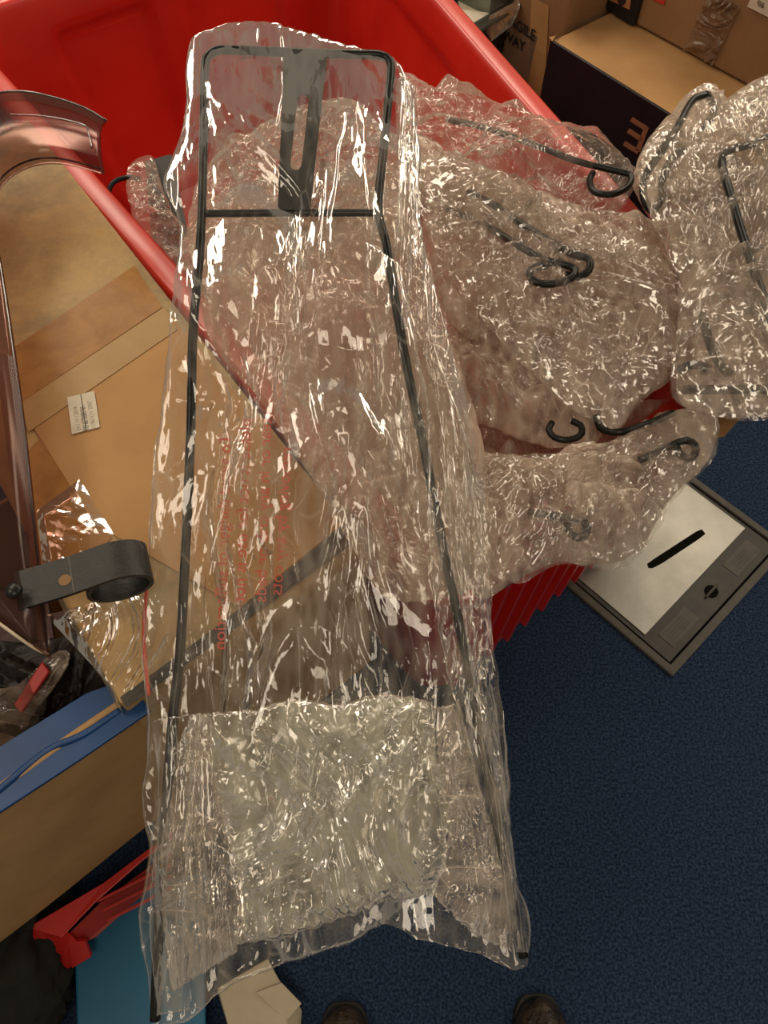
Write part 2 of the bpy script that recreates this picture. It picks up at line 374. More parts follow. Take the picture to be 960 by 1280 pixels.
# ================================================================ FLOOR OUTLET BOX
A_, B_, C_ = [P(*q, 0)[:2] for q in ((694, 722), (839, 847), (960, 708))]
u = (B_ - A_); Lu = np.linalg.norm(u); u /= Lu; v = np.array([-u[1], u[0]])
if v @ (C_ - B_) < 0: v = -v
Lv = Lu * 1.40
fo = empty('floor_outlet_box', (*(A_ + u * Lu / 2 + v * Lv / 2), 0), 'square floor outlet cover with scuffed steel plate set into the blue carpet', 'floor box')
def fb(a, b, z): p = A_ + u * a * Lu + v * b * Lu; return (p[0], p[1], z)
def frect(a0, b0, a1, b1): return [fb(a0, b0, 0), fb(a1, b0, 0), fb(a1, b1, 0), fb(a0, b1, 0)]
HV = Lv / Lu
def ringframe(name, o, i, z0, z1, mat, parent):
    bm = bmesh.new()
    vo = [[bm.verts.new((p[0], p[1], z)) for p in o] for z in (z0, z1)]; vi = [[bm.verts.new((p[0], p[1], z)) for p in i] for z in (z0, z1)]
    for k in range(4):
        l = (k + 1) % 4
        bm.faces.new((vo[0][k], vo[0][l], vo[1][l], vo[1][k])); bm.faces.new((vo[1][k], vo[1][l], vi[1][l], vi[1][k]))
        bm.faces.new((vi[1][k], vi[1][l], vi[0][l], vi[0][k])); bm.faces.new((vi[0][k], vi[0][l], vo[0][l], vo[0][k]))
    bmesh.ops.recalc_face_normals(bm, faces=bm.faces)
    bmesh.ops.bevel(bm, geom=bm.edges[:], offset=.0015, segments=2, affect='EDGES')
    return put(name, bm_mesh(name, bm), mat, parent)
M['matte_black'] = surf('matte_black_rubber', (.006, .006, .005), (.010, .009, .008), 30, .95, spec=.05)
boxz('recess', frect(.03, .03, .97, HV - .03), .0, .0012, M['matte_black'], fo, 0)
ringframe('frame', frect(0, 0, 1, HV), frect(.055, .055, .945, HV - .055), .0, .009, M['frame_grey'], fo)
lid = boxz('lid', frect(.07, .07, .93, HV - .07), .001, .006, M['frame_dark'], fo, .001)
# plate sits over the lid from the far-left side; strip with latch along the near-right side (a -> 1)
boxz('steel_plate', frect(.085, .10, .70, HV - .10), .0062, .009, M['steel'], fo, .0008)['label'] = 'scuffed bare steel plate'
def L2(px, py, z=.0): return P(px, py, z)[:2]
s0, s1 = L2(812, 708, .01), L2(878, 665, .01)
sd = (s1 - s0) / np.linalg.norm(s1 - s0); sn = np.array([-sd[1], sd[0]]) * .0085
ring = [s0 - sn * .8 + sd * .004, s0 - sn * .2 - sd * .004, s0 + sn * .9, s0 + sd * .02 + sn, s1 - sd * .01 + sn, s1 + sd * .004 + sn * .7, s1 + sd * .003 - sn * .8, s1 - sd * .02 - sn, s0 + sd * .03 - sn * 1.05]
boxz('grip_slot', ring, .0088, .0098, M['matte_black'], fo, .0003)['label'] = 'black worn slot in the plate'
for (a0, b0, a1, b1) in ((.755, .17, .885, .47), (.755, .93, .885, 1.23)):
    pn = boxz('label_recess', frect(a0, b0, a1, b1), .0058, .0072, M['frame_grey'], fo, .0006)
    for k in range(4):
        boxz('embossed_line', frect(a0 + .03 + k * .022, b0 + .05, a0 + .036 + k * .022, b1 - .07), .0071, .0077, M['frame_dark'], pn, 0)
lc = fb(.82, .70, .006)
bm = bmesh.new(); bmesh.ops.create_cone(bm, cap_ends=True, segments=28, radius1=.014, radius2=.014, depth=.004, matrix=Matrix.Translation((lc[0], lc[1], .0068)))
lt = put('latch', bm_mesh('latch', bm), M['matte_black'], fo)
p0, p1 = np.array(lc[:2]) - v * .021, np.array(lc[:2]) + v * .021
tube('latch_key', [(*p0, .0092), (*(p0 * .5 + p1 * .5), .0098), (*p1, .0092)], .0028, M['frame_grey'], lt)

# ================================================================ RED BIN
Z_RIM = .60
def lineX(a, b, c, d):
    a, b, c, d = [np.array(q[:2]) for q in (a, b, c, d)]
    t = np.linalg.solve(np.array([b - a, -(d - c)]).T, c - a); return a + (b - a) * t[0]
l1, l2 = P(0, 128, Z_RIM), P(203, 362, Z_RIM)
r1, r2 = P(572, 0, Z_RIM), P(805, 262, Z_RIM)
n1, n2 = P(590, 752, Z_RIM), P(868, 522, Z_RIM)
f1, f2 = P(-2, -8, Z_RIM), P(80, -40, Z_RIM)
fd = np.array([.80, .60])
NL, NR = lineX(l1, l2, n1, n2), lineX(r1, r2, n1, n2)
FLc = lineX(l1, l2, f1, (f1[0] + fd[0], f1[1] + fd[1])); FR = lineX(r1, r2, f1, (f1[0] + fd[0], f1[1] + fd[1]))
corners = [NL, NR, FR, FLc]
bc = sum(corners) / 4
def rquad(inset, rad, per=60, nc=14):
    pts = []
    ins = []
    for i in range(4):
        a, b, c = corners[i - 1], corners[i], corners[(i + 1) % 4]
        e1 = (b - a) / np.linalg.norm(b - a); e2 = (c - b) / np.linalg.norm(c - b)
        m1 = np.array([-e1[1], e1[0]]); m2 = np.array([-e2[1], e2[0]])
        ins.append(lineX(a + m1 * inset, b + m1 * inset, b + m2 * inset, c + m2 * inset))
    for i in range(4):
        a, b, c = ins[i - 1], ins[i], ins[(i + 1) % 4]
        e1 = (b - a) / np.linalg.norm(b - a); e2 = (c - b) / np.linalg.norm(c - b)
        p, q = b - e1 * rad, b + e2 * rad
        for t in np.linspace(0, 1, nc): pts.append((1 - t) ** 2 * p + 2 * t * (1 - t) * b + t * t * q)
        nxt = c - e2 * rad
        for t in np.linspace(0, 1, per + 2)[1:-1]: pts.append(q * (1 - t) + nxt * t)
    return np.array(pts)
prof = [(.050, .0), (.046, .03), (.040, .50), (.036, .54), (.004, .545), (.0, .551), (.0, .585), (.003, .595), (.009, .6005), (.012, .6015), (.038, .6015), (.044, .5995), (.048, .594), (.050, .585)]
inner = [(.052 + .055 * t + 0, .585 - .545 * t) for t in np.linspace(0.02, 1, 44)]
NP = 4 * (14 + 60)
k_ = np.arange(NP) // 74; kk = (np.arange(NP) % 74 - 14) / 60.0
rows = []
for ins, z in prof + inner:
    R = rquad(ins, .085)
    row = np.concatenate([R, np.full((NP, 1), z)], 1)
    rows.append(row)
G = np.array(rows)
# moulded recess panels and a ledge on the inner walls
ctr = np.array([*bc])
def sstep(a, b, x): t = np.clip((x - a) / (b - a), 0, 1); return t * t * (3 - 2 * t)
for i in range(len(prof), len(G)):
    z = G[i, 0, 2]
    hz = sstep(.06, .10, z) * (1 - sstep(.49, .53, z))
    pan = sstep(.10, .14, kk) * (1 - sstep(.44, .48, kk)) + sstep(.56, .60, kk) * (1 - sstep(.86, .90, kk))
    d = G[i, :, :2] - ctr; d /= np.linalg.norm(d, axis=1)[:, None]
    G[i, :, :2] += d * (.022 * hz * pan)[:, None]
last = G[-1].copy(); 
caps = [last]
for s in (.7, .35, .02):
    c2 = last.copy(); c2[:, :2] = ctr + (last[:, :2] - ctr) * s; c2[:, 2] = .036; caps.append(c2)
G = np.concatenate([G, np.array(caps[1:])], 0)
bin_ = empty('red_plastic_bin', (*bc, 0), 'large red plastic bin filled with crumpled polythene bags', 'bin')
put('bin_body', grid_mesh('bin_body', [G], closed_u=True), M['red'], bin_)
# ribs under the rim on the near end and on the right side wall
def ribs(a, b, n, inward):
    a, b = np.array(a), np.array(b); e = (b - a) / np.linalg.norm(b - a); m = np.array([-e[1], e[0]]) * inward
    me = None
    for i in range(n):
        t = (i + .5) / n; c = a + (b - a) * (.10 + .80 * t)
        ring = []
        w_ = e * .004
        base = [c + m * .028 - w_, c + m * .028 + w_, c + m * .060 + w_, c + m * .060 - w_]
        top = [c + m * .008 - w_, c + m * .008 + w_, c + m * .045 + w_, c + m * .045 - w_]
        prism('rib', [(p[0], p[1], .06) for p in base], [(p[0], p[1], .543) for p in top], M['red'], bin_, .001, 1)
ribs(NL, NR, 11, 1); ribs(FLc, NL, 9, 1)

# ================================================================ LEFT BOXES
ZB = .625
bR, bB = P(433, 652, ZB), P(150, 882, ZB)
dirL = (P(80, 205, ZB) - bR)[:2]; dirL = dirL / np.linalg.norm(dirL)
far_r = bR[:2] + dirL * 1.02
near_l = bB[:2]
dl2 = np.array([P(58, 765, ZB)[0] - bB[0], P(58, 765, ZB)[1] - bB[1]]); dl2 /= np.linalg.norm(dl2)
ringT = [bB[:2], bR[:2], bR[:2] + dirL * 1.05, bB[:2] + dirL * 1.0]
tb = empty('taped_cardboard_box', (*(sum(ringT) / 4), ZB - .16), 'long flat grimy cardboard box wrapped in shiny brown tape beside the red bin', 'box')
boxz('carton', ringT, ZB - .12, ZB, M['grime'], tb, .006)
def strip(name, pxs, lift, mat, parent, lab=None, th=.0006):
    o = slab(name, [P(x, y, ZB + lift) for x, y in pxs], th, mat, parent)
    if lab: o['label'] = lab
    return o
# flap of paler board, tapes, label
strip('board_flap', [(24, 506), (205, 385), (433, 652), (300, 760), (118, 655)], .0008, M['kraft_brown'], tb, 'clean tan overlapping board', .0016)
strip('tape_strip', [(12, 438), (168, 332), (203, 384), (24, 505)], .0012, M['tape'], tb, 'shiny orange-brown parcel tape')
strip('tape_strip', [(24, 506), (205, 385), (222, 412), (36, 540)], .0030, M['tape_tan'], tb, 'tan parcel tape with a grey crease')
strip('tape_strip', [(30, 570), (50, 548), (140, 672), (62, 752), (40, 740)], .0012, M['tape'], tb, 'creased brown tape at the near left corner')
# shiny bunched film at the near corner of the box
lab = slab('printed_label', [P(*q, ZB + .004) for q in ((90, 543), (125, 534), (118, 489), (84, 497))], .0006, M['paper'], tb)
lab['label'] = 'small white label with handwritten date'
lo = P(95, 541, ZB + .0045); lx = P(88.5, 500, ZB + .0045) - lo; ly = P(84, 543, ZB + .0045) - lo
def ltxt(s, px, py, size, mat, nm='printed_text'):
    o_ = P(px, py, ZB + .0045); text_mesh(nm, s, size, o_, lx, ly, mat, lab, ext=.00008, lift=.0002)
ltxt('24 / 11 / 2018', 101, 538, .0078, M['ink_faint']); ltxt('Date of Manufacture', 107, 538.5, .0052, M['ink2'])
ltxt('TO BE USED BY', 111.5, 537.5, .0066, M['ink2']); ltxt('11961111 2007', 120, 535.5, .0082, M['ink_faint'])
slab('rule_line', [P(*q, ZB + .0046) for q in ((107.4, 538.6), (108.3, 538.4), (101.5, 493.0), (100.6, 493.2))], .0003, M['ink2'], lab)
# dark tape along the near edge of the taped box
ed = [(150, 872), (300, 762), (390, 690), (434, 650), (438, 664), (395, 706), (303, 780), (158, 885)]
for i in range(3):
    q = [ed[i], ed[i + 1], ed[6 - i], ed[7 - i]]
    strip('dark_tape_strip', q, .0034 + i * .0003, M['tape_dark'], tb, 'dark grey tape along the near edge')
# bunched clear film over the near-left end
def film_sheet(name, px4, zf, mat, nu, nv, seed, amp, parent=None, f0=10, pw=None):
    a, b, c, d = [P(x, y, zf) for x, y in px4]
    U, Vv = np.meshgrid(np.linspace(0, 1, nu), np.linspace(0, 1, nv)); U, Vv = U[..., None], Vv[..., None]
    S = (a * (1 - U) + b * U) * (1 - Vv) + (d * (1 - U) + c * U) * Vv
    h = crumple(S[..., 0], S[..., 1], seed, f0, 8, wgt=amp)
    e = (np.minimum(1, 8 * U * (1 - U)) * np.minimum(1, 8 * Vv * (1 - Vv)))[..., 0]
    S[..., 2] += (h + .004) * e + .002
    return put(name, grid_mesh(name, [S]), mat, parent)
cf = film_sheet('clear_tape_wrap', [(58, 770), (170, 740), (235, 812), (158, 878)], ZB + .003, M['film_clear'], 140, 140, 5, .26, tb)
cf['label'] = 'crinkled clear tape over the near left corner'
film_sheet('clear_tape_wrap', [(46, 640), (100, 600), (150, 680), (60, 748)], ZB + .003, M['film_clear'], 90, 90, 15, .07, tb)
S = []
for t in np.linspace(0, 1, 80):
    p = np.array([*(bB[:2] + dirL * .26 * (1 - t)), ZB + .003]); rowp = []
    for s_ in np.linspace(0, 1, 20):
        q = p.copy(); q[2] -= .05 * s_; q[0] -= .006 * math.sin(s_ * 3) - .004; q[1] -= .004 * math.sin(s_ * 3); rowp.append(q)
    S.append(rowp)
S = np.array(S); h = crumple(S[..., 0] * 1.0 + S[..., 2], S[..., 1] - S[..., 2], 31, 14, 8, wgt=.25); S[..., 0] -= np.abs(h); S[..., 1] -= h * .5
o = put('clear_tape_wrap', grid_mesh('clear_tape_wrap', [S]), M['film_wad'], tb)

# open carton in front: walls thick & soft folded top edge
ZC = .60
c1, c2 = P(-60, 1040, ZC), P(445, 690, ZC)
ed_ = (c2 - c1)[:2]; ed_ /= np.linalg.norm(ed_); nn = np.array([ed_[1], -ed_[0]])      # towards camera
if nn[1] > 0: nn = -nn
zb = V(0, 1178, c1, c2)[2]; 
c1 = P(-60, 1040, ZC)[:2]; c2x = P(455, 683, ZC)[:2]; c1 = c1 - (c2x - c1) * .5
oc = empty('open_cardboard_box', (*((c1 + c2x) / 2), 0.2), 'plain brown cardboard box wall with rounded fold in front of the blue panel', 'box')
def wall_sweep(a, b, zlow, ztop, th, name, parent, mat, lean=.0, nu=60):
    a, b = np.array(a), np.array(b); e = (b - a) / np.linalg.norm(b - a); m = np.array([e[1], -e[0]])
    if m[1] > 0: m = -m
    prof = [(th, zlow), (th, ztop - .03)] + [(th / 2 + th / 2 * math.cos(t), ztop - .03 + .03 * math.sin(t)) for t in np.linspace(.2, math.pi - .2, 9)] + [(0, ztop - .03), (0, zlow), (th, zlow)]
    rows = []
    for t in np.linspace(0, 1, nu):
        c = a + (b - a) * t; wob = .004 * math.sin(t * 9)
        rows.append([(*(c + m * (o_ - th + lean * (ztop - z) / .2 + wob)), z) for o_, z in prof])
    return put(name, grid_mesh(name, [np.array(rows)]), mat, parent)
lowz = V(0, 1176, (*c1, 0), (*c2x, 0))[2]
wall_sweep(c1, c2x, (.15), ZC, .022, 'front_wall', oc, M['kraft'])
back = -nn * .42
e_ = (c2x - c1) / np.linalg.norm(c2x - c1)
boxz('side_wall', [c2x - e_ * .006, c2x, c2x + back, c2x + back - e_ * .006], (.15), ZC - .08, M['kraft'], oc, .001)
boxz('side_wall', [c1, c1 + e_ * .006, c1 + back + e_ * .006, c1 + back], (.15), ZC - .08, M['kraft'], oc, .001)
boxz('back_wall', [c1 + back, c2x + back, c2x + back - nn * .006, c1 + back - nn * .006], (.15), ZC - .08, M['kraft'], oc, .001)
boxz('base', [c1 - nn * .01, c2x - nn * .01, c2x + back, c1 + back], .15, .156, M['kraft'], oc, .001)

# blue panel lying inside the open carton
def zq(px, py, z): return P(px, py, z)
bl = empty('blue_plastic_tray', tuple(zq(80, 940, .42)), 'blue plastic tray edge inside the brown cardboard box at the left', 'tray')
slab('flat_rim', [zq(-40, 955, .592), zq(0, 936, .592), zq(110, 868, .592), zq(160, 850, .592), zq(190, 890, .59), zq(100, 952, .59), zq(0, 1018, .59), zq(-40, 1044, .59)], .006, M['blue'], bl, .0015)
tube('folded_lip', [zq(-40, 1018, .597), zq(0, 986, .597), zq(60, 938, .597), zq(104, 918, .597), zq(150, 888, .595)], .0045, M['blue'], bl, n=60, sides=8)

# dark well of the carton: black fill added to darken the inside, dark red panel, bright red strip
dk = empty('dark_red_crate', tuple(zq(20, 830, .42)), 'dark red plastic crate deep inside the cardboard box below the smoked shield', 'crate')
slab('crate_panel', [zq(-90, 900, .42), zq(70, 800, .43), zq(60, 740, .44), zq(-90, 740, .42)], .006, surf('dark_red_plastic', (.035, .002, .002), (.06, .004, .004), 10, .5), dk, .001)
slab('crate_bar', [zq(20, 882, .47), zq(29, 892, .47), (zq(64, 840, .48)), zq(55, 828, .48)], .006, M['red2'], dk, .002)['label'] = 'bright red bar'
pillow('dark_fill_bag', [(-90, 780), (-20, 800), (60, 800), (112, 790), (150, 870), (110, 900), (40, 930), (-20, 960), (-100, 1000)], (40, 870), .445, .012, M['black'], 71, 'crumpled black plastic fill added to darken the inside of the cardboard box beside the blue tray', amp=.8, layers=0, nr=60, nt=200, under=3)
pillow('plastic_bag', [(-30, 880), (10, 865), (40, 840), (75, 812), (85, 830), (50, 880), (20, 920), (-40, 960)], (15, 895), .48, .012, M['film_thin'], 72, 'clear film scrap inside the cardboard box next to the red bar', amp=.8, layers=0, nr=50, nt=180)

# red crate corner below the carton
ZR = .118
rc = empty('red_crate', tuple(P(110, 1150, ZR)), 'bright red plastic crate corner poking out below the cardboard box', 'crate')
q = lambda x, y, z=ZR: P(x, y, z)
def poly(name, pts, th, mat, parent, lab=None, bevel=.0012):
    o = slab(name, pts, th, mat, parent, bevel)
    if lab: o['label'] = lab
    return o
poly('corner_wall', [q(35, 1160, 0.1364), q(62, 1146, 0.1364), q(90, 1168, 0.1240), q(112, 1192, 0.0868), q(68, 1222, 0.0620)], .004, M['red2'], rc)
poly('top_rim', [q(35, 1160, 0.1370), q(130, 1104, 0.1370), q(215, 1040, 0.1370), q(215, 1050, 0.1370), q(180, 1075, 0.1370), q(120, 1128, 0.1370), q(78, 1172, 0.1339)], .004, M['red2'], rc)
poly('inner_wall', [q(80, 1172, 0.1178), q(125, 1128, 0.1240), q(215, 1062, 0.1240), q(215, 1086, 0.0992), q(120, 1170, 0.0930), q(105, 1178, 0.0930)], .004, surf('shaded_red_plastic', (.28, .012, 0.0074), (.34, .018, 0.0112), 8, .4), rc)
for k in range(3):
    poly('slat', [q(125 + k * 6, 1124 + k * 12, 0.1271), q(215, 1078 + k * 15, 0.1271), q(215, 1083 + k * 15, 0.1271), q(122 + k * 6, 1129 + k * 12, 0.1271)], .006, M['red2'], rc, None, .0008)
poly('foot', [q(88, 1173, 0.1116), q(108, 1172, 0.1116), q(116, 1192, 0.0930), q(92, 1206, 0.0806)], .008, M['red2'], rc)

tl = empty('teal_storage_box', tuple(P(130, 1230, .05)), 'teal blue plastic storage box lid on the floor under the red crate', 'box')
boxz('lid', [P(82, 1185,   .10)[:2], P(86, 1330, .10)[:2], P(250, 1330, .10)[:2], P(250, 1090, .10)[:2], P(180, 1095, .10)[:2]][::-1], .05, .062, M['teal'], tl, .004)
boxz('box_body', [P(92, 1195, .09)[:2], P(94, 1320, .09)[:2], P(240, 1320, .09)[:2], P(240, 1105, .09)[:2]][::-1], .0, .05, M['teal'], tl, .004)
# dark bag at bottom left
S = []
cc = P(15, 1235, .10)
bm = bmesh.new(); bmesh.ops.create_uvsphere(bm, u_segments=64, v_segments=40, radius=1)
vs = np.array([vv.co[:] for vv in bm.verts]); hh = crumple(vs[:, 0] * .3, vs[:, 1] * .3 + vs[:, 2] * .2, 77, 6, 6, wgt=1.2)
for vv, h_ in zip(bm.verts, hh):
    vv.co = Vector((cc[0] - .04, cc[1] + .02, .075)) + Vector((vv.co.x * .115, vv.co.y * .17, max(-.075, vv.co.z * .09))) * (1 + float(h_) * 3)
    vv.co.z = max(.001, vv.co.z)
tag(put('dark_cloth_bag', bm_mesh('dark_cloth_bag', bm, True), M['darkcloth']), 'almost black cloth bag on the floor in the bottom left corner', 'bag')

# cream card carton scrap at the bottom
wc = empty('cream_card_box', tuple(P(330, 1250, .03)), 'off-white folded card carton lying on the carpet beneath the long bag', 'carton')
prism('carton_body', [P(*a, .02) for a in ((270, 1235), (330, 1200), (378, 1262), (372, 1330), (300, 1330))], [P(*a, .05) for a in ((272, 1235), (335, 1198), (352, 1232), (366, 1330), (298, 1330))], M['cream'], wc, .003)
poly('end_flap', [P(352, 1228, .055), P(377, 1254, .045), P(358, 1276, .045), P(320, 1240, .056)], .003, M['cream'], wc)

# ================================================================ SHOES
def shoe(px, py, label):
    t = P(px, py, .055)
    s = empty('shoe', (t[0], t[1] - .13, 0), label, 'shoe', 'shoes of the person taking the photo')
    L = .28; nu, nv = 90, 60; rows = []
    for a in np.linspace(0, 1, nu):
        y = t[1] - L * a
        wd = .046 * (max(0, 1 - (1 - min(a / .26, 1)) ** 2.2) ** .5) * (1 - .18 * math.exp(-((a - .62) / .15) ** 2)) * (max(0, 1 - max(0, (a - .8) / .2) ** 2.5) ** .5 if a > .8 else 1)
        hgt = (.020 + .036 * min(1, a / .2) ** .5 + .035 * sstep(.3, .6, a)) * (1 if a > .02 else .9)
        row = []
        for b in np.linspace(0, 2 * math.pi, nv, endpoint=False):
            cx, sz = math.cos(b), math.sin(b)
            row.append((t[0] + wd * np.sign(cx) * abs(cx) ** .8, y, max(.016, .018 + (hgt - .018 + 0.02) * max(0, sz) ** .75)))
        rows.append(row)
    A = np.array(rows); h = crumple(A[..., 0] * 1.5, A[..., 1], 5, 14, 8, wgt=.25); A[..., 2] += h * (A[..., 2] > .02)
    put('upper', grid_mesh('upper', [A], closed_u=True), M['shoe'], s)
    ring = []
    for a in np.linspace(0, 2 * math.pi, 40, endpoint=False):
        yy = .5 - .5 * math.cos(a); wd = .050 * abs(math.sin(a)) ** .55
        ring.append((t[0] + wd * np.sign(math.sin(a)), t[1] + .004 - (L + .008) * yy))
    boxz('sole', ring, 0, .018, M['sole'], s, .003)
shoe(430, 1256, 'dark scuffed brown shoe toe on carpet, left one of the pair')
shoe(676, 1246, 'dark scuffed brown shoe toe on carpet, right one of the pair')

# ================================================================ BOXES BEYOND THE BIN
dB = np.array([.62, -.785]); dP = np.array([.785, .62])
a0 = P(688, 52, .42)[:2]; a1 = a0 + dB * .62
w_ = .22
bb = empty('black_fronted_box', (*((a0 + a1) / 2 + dP * w_ / 2), 0), 'kraft topped carton with a black printed side behind the red bin', 'box')
bk = .40
boxz('carton', [a0 + dP * .004, a1 + dP * .004, a1 + dP * bk, a0 + dP * bk], .0, .42, M['kraft_brown'], bb, .004)
boxz('black_side', [a0 - dP * .002, a1 - dP * .002, a1 + dP * .006, a0 + dP * .006], .0, .424, M['black_card'], bb, .002)
fa, fbv = (*(a0 - dP * .0025), 0), (*(a1 - dP * .0025), 0)
def stroke(x0, y0, x1, y1, wpx, nm='logo_stroke'):
    a, b = np.array([x0, y0], float), np.array([x1, y1], float); d = b - a; d /= np.linalg.norm(d); n = np.array([-d[1], d[0]]) * wpx / 2
    slab(nm, [V(*(a + n), fa, fbv), V(*(b + n), fa, fbv), V(*(b - n), fa, fbv), V(*(a - n), fa, fbv)], -.0008, M['gold'], bb)
for s_ in ((808, 159, 797, 189, 6), (789, 149, 808, 161, 6), (785, 163, 803, 175, 6), (780, 179, 798, 190, 6)):
    stroke(*s_)
poly('torn_flap', [P(690, 52, .424), P(686, 47, .43), P(694, 45, .43), P(699, 40, .424)], .002, M['kraft_brown'], bb, None, 0)

# brown taped box standing on its far part
b0 = P(795, 31, .425)[:2]; b1 = P(935, 107, .425)[:2]; db = (b1 - b0) / np.linalg.norm(b1 - b0); dn = np.array([-db[1], db[0]])
if dn[0] < 0: dn = -dn
b1 = b0 + db * .75
tbx = empty('brown_taped_box', (*((b0 + b1) / 2), .426), 'brown carton with grey tape and white label at top right', 'box')
b0b = b0 - db * .004
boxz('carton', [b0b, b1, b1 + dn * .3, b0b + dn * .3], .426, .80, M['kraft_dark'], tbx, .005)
ga, gb = (*(b0 - dn * .001), 0), (*(b1 - dn * .001), 0)
def onface(pxs, th, mat, nm, parent, a=ga, b=gb, lab=None):
    o = slab(nm, [V(x, y, a, b) for x, y in pxs], th, mat, parent)
    if lab: o['label'] = lab
    return o
S = []
c_ = [V(*q_, ga, gb) for q_ in ((858, 60), (893, 80), (926, 8), (888, -14))]
Ug, Vg = np.meshgrid(np.linspace(0, 1, 70), np.linspace(0, 1, 90)); Ug, Vg = Ug[..., None], Vg[..., None]
S = (c_[0] * (1 - Ug) + c_[1] * Ug) * (1 - Vg) + (c_[3] * (1 - Ug) + c_[2] * Ug) * Vg
h = crumple(S[..., 0] * 1.2 - S[..., 1], S[..., 2], 12, 10, 7, wgt=.35) + .002
S[..., :2] -= (np.abs(h)[..., None] + .0015) * dn
put('tape_strip', grid_mesh('tape_strip', [S]), M['tape_grey'], tbx)['label'] = 'wrinkled grey-brown tape'
wl = onface([(934, 8), (962, 22), (970, 2), (944, -12)], .001, M['paper'], 'address_label', tbx, (*(b0 - dn * .003), 0), (*(b1 - dn * .003), 0))
po = V(957, 4, (*(b0 - dn * .0055), 0), (*(b1 - dn * .0055), 0))
text_mesh('printed_text', '9lb', .016, po, (-db[0], -db[1], 0), (0, 0, -1), M['ink2'], wl, ext=.0002, lift=.001)
onface([(812, -2), (830, 6), (834, -8), (818, -14)], .001, surf('red_print', (.5, .03, .02), (.6, .04, .03), 30, .7), 'red_mark', tbx, (*(b0 - dn * .002), 0), (*(b1 - dn * .002), 0))
# black and orange box left of it
e0 = P(735, -2, .426)[:2]; e1 = P(791, 33, .426)[:2]; de = (e1 - e0) / np.linalg.norm(e1 - e0); dne = np.array([-de[1], de[0]])
if dne[0] < 0: dne = -dne
bo = empty('black_orange_box', (*((e0 + e1) / 2), .426), 'small black and orange printed box standing on the kraft topped carton', 'box')
e0 = e1 - de * .115
e1 = e1 - dne * 0.0
boxz('carton', [e0, e1, e1 + dne * .05, e0 + dne * .05], .426, .62, M['black_card'], bo, .004)
ha, hb = (*(e0 - dne * .0015), 0), (*(e1 - dne * .0015), 0)
onface([(754, -4), (787, 12), (791, -14), (760, -26)], .001, surf('orange_print', (.42, .19, .07), (.48, .22, .09), 30, .6), 'printed_panel', bo, ha, hb, 'orange printed panel')
oc_ = V(777, -1, (*(e0 - dne * .004), 0), (*(e1 - dne * .004), 0))
ringp = [oc_ + np.array([*(de * .014 * math.cos(t)), .014 * math.sin(t)]) for t in np.linspace(0, 2 * math.pi, 20, endpoint=False)]
slab('printed_disc', ringp, .0008, M['ink'], bo)

# box marked FRAGILE
f0_ = V(600, 90, (*(a0 + dP * .04), 0), (*(a0 + dP * .04 + dB), 0))
g1 = a0 + dP * .06 - dB * .012; g0 = g1 - dB * .27
fg = empty('fragile_marked_box', (*((g0 + g1) / 2), 0), 'dark brown carton with FRAGILE printing between tote and black-sided box', 'box')
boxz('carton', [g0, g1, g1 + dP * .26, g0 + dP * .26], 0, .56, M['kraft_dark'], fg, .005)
ja, jb = (*(g0 - dP * .002), 0), (*(g1 - dP * .002), 0)
onface([(664, -5), (686, 8), (680, 128), (660, 118)], .0006, M['tape_tan'], 'tape_strip', fg, ja, jb)
onface([(634, 22), (672, 46), (660, 100), (628, 80)], .0004, surf('grey_brown_print_panel', (.23, .17, .10), (.26, .19, .115), 20, .8), 'printed_panel', fg, ja, jb)
ka, kb = (*(g0 - dP * .0045), 0), (*(g1 - dP * .0045), 0)
tx = V(668, 51, ka, kb); tx2 = V(655, 65, ka, kb)
text_mesh('printed_text', 'FRAGILE', .036, tx, (*dB, 0), (0, 0, 1), M['ink'], fg, ext=.0003, align='RIGHT', bold=.0007)
text_mesh('printed_text', 'THIS WAY', .036, tx2, (*dB, 0), (0, 0, 1), M['ink'], fg, ext=.0003, align='RIGHT', bold=.0007)

# brown cartons further back
k0 = a0 + dP * .46 - dB * .62
bk_ = empty('tall_brown_carton', (*k0, 0), 'tall plain brown carton at the back behind the FRAGILE box', 'box')
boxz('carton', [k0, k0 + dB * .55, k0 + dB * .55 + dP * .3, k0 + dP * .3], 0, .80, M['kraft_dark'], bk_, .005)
# clear grey tote
t0 = P(588, 36, .42)[:2]; t1 = P(648, 0, .42)[:2]; dt = (t1 - t0) / np.linalg.norm(t1 - t0); dq = np.array([-dt[1], dt[0]])
tt = empty('clear_storage_tote', (*((t0 + t1) / 2 + dq * .2), .0), 'clear grey plastic storage tote behind the red bin with papers inside', 'tote')
t1 = t0 + dt * np.linalg.norm(t1 - t0); t0 = t0 - dt * .0
Lq = .30
def trect(i, z): return [(*(t0 + dt * i + dq * i), z), (*(t1 - dt * i + dq * i), z), (*(t1 - dt * i + dq * (Lq - i)), z), (*(t0 + dt * i + dq * (Lq - i)), z)]
for k in range(4):
    lo_, hi_ = trect(.03, .02), trect(.010, .42); l = (k + 1) % 4
    slab('tote_wall', [lo_[k], lo_[l], hi_[l], hi_[k]], .003, M['tote'], tt)
poly('tote_base', trect(.03, .015), .004, M['tote'], tt, None, 0)
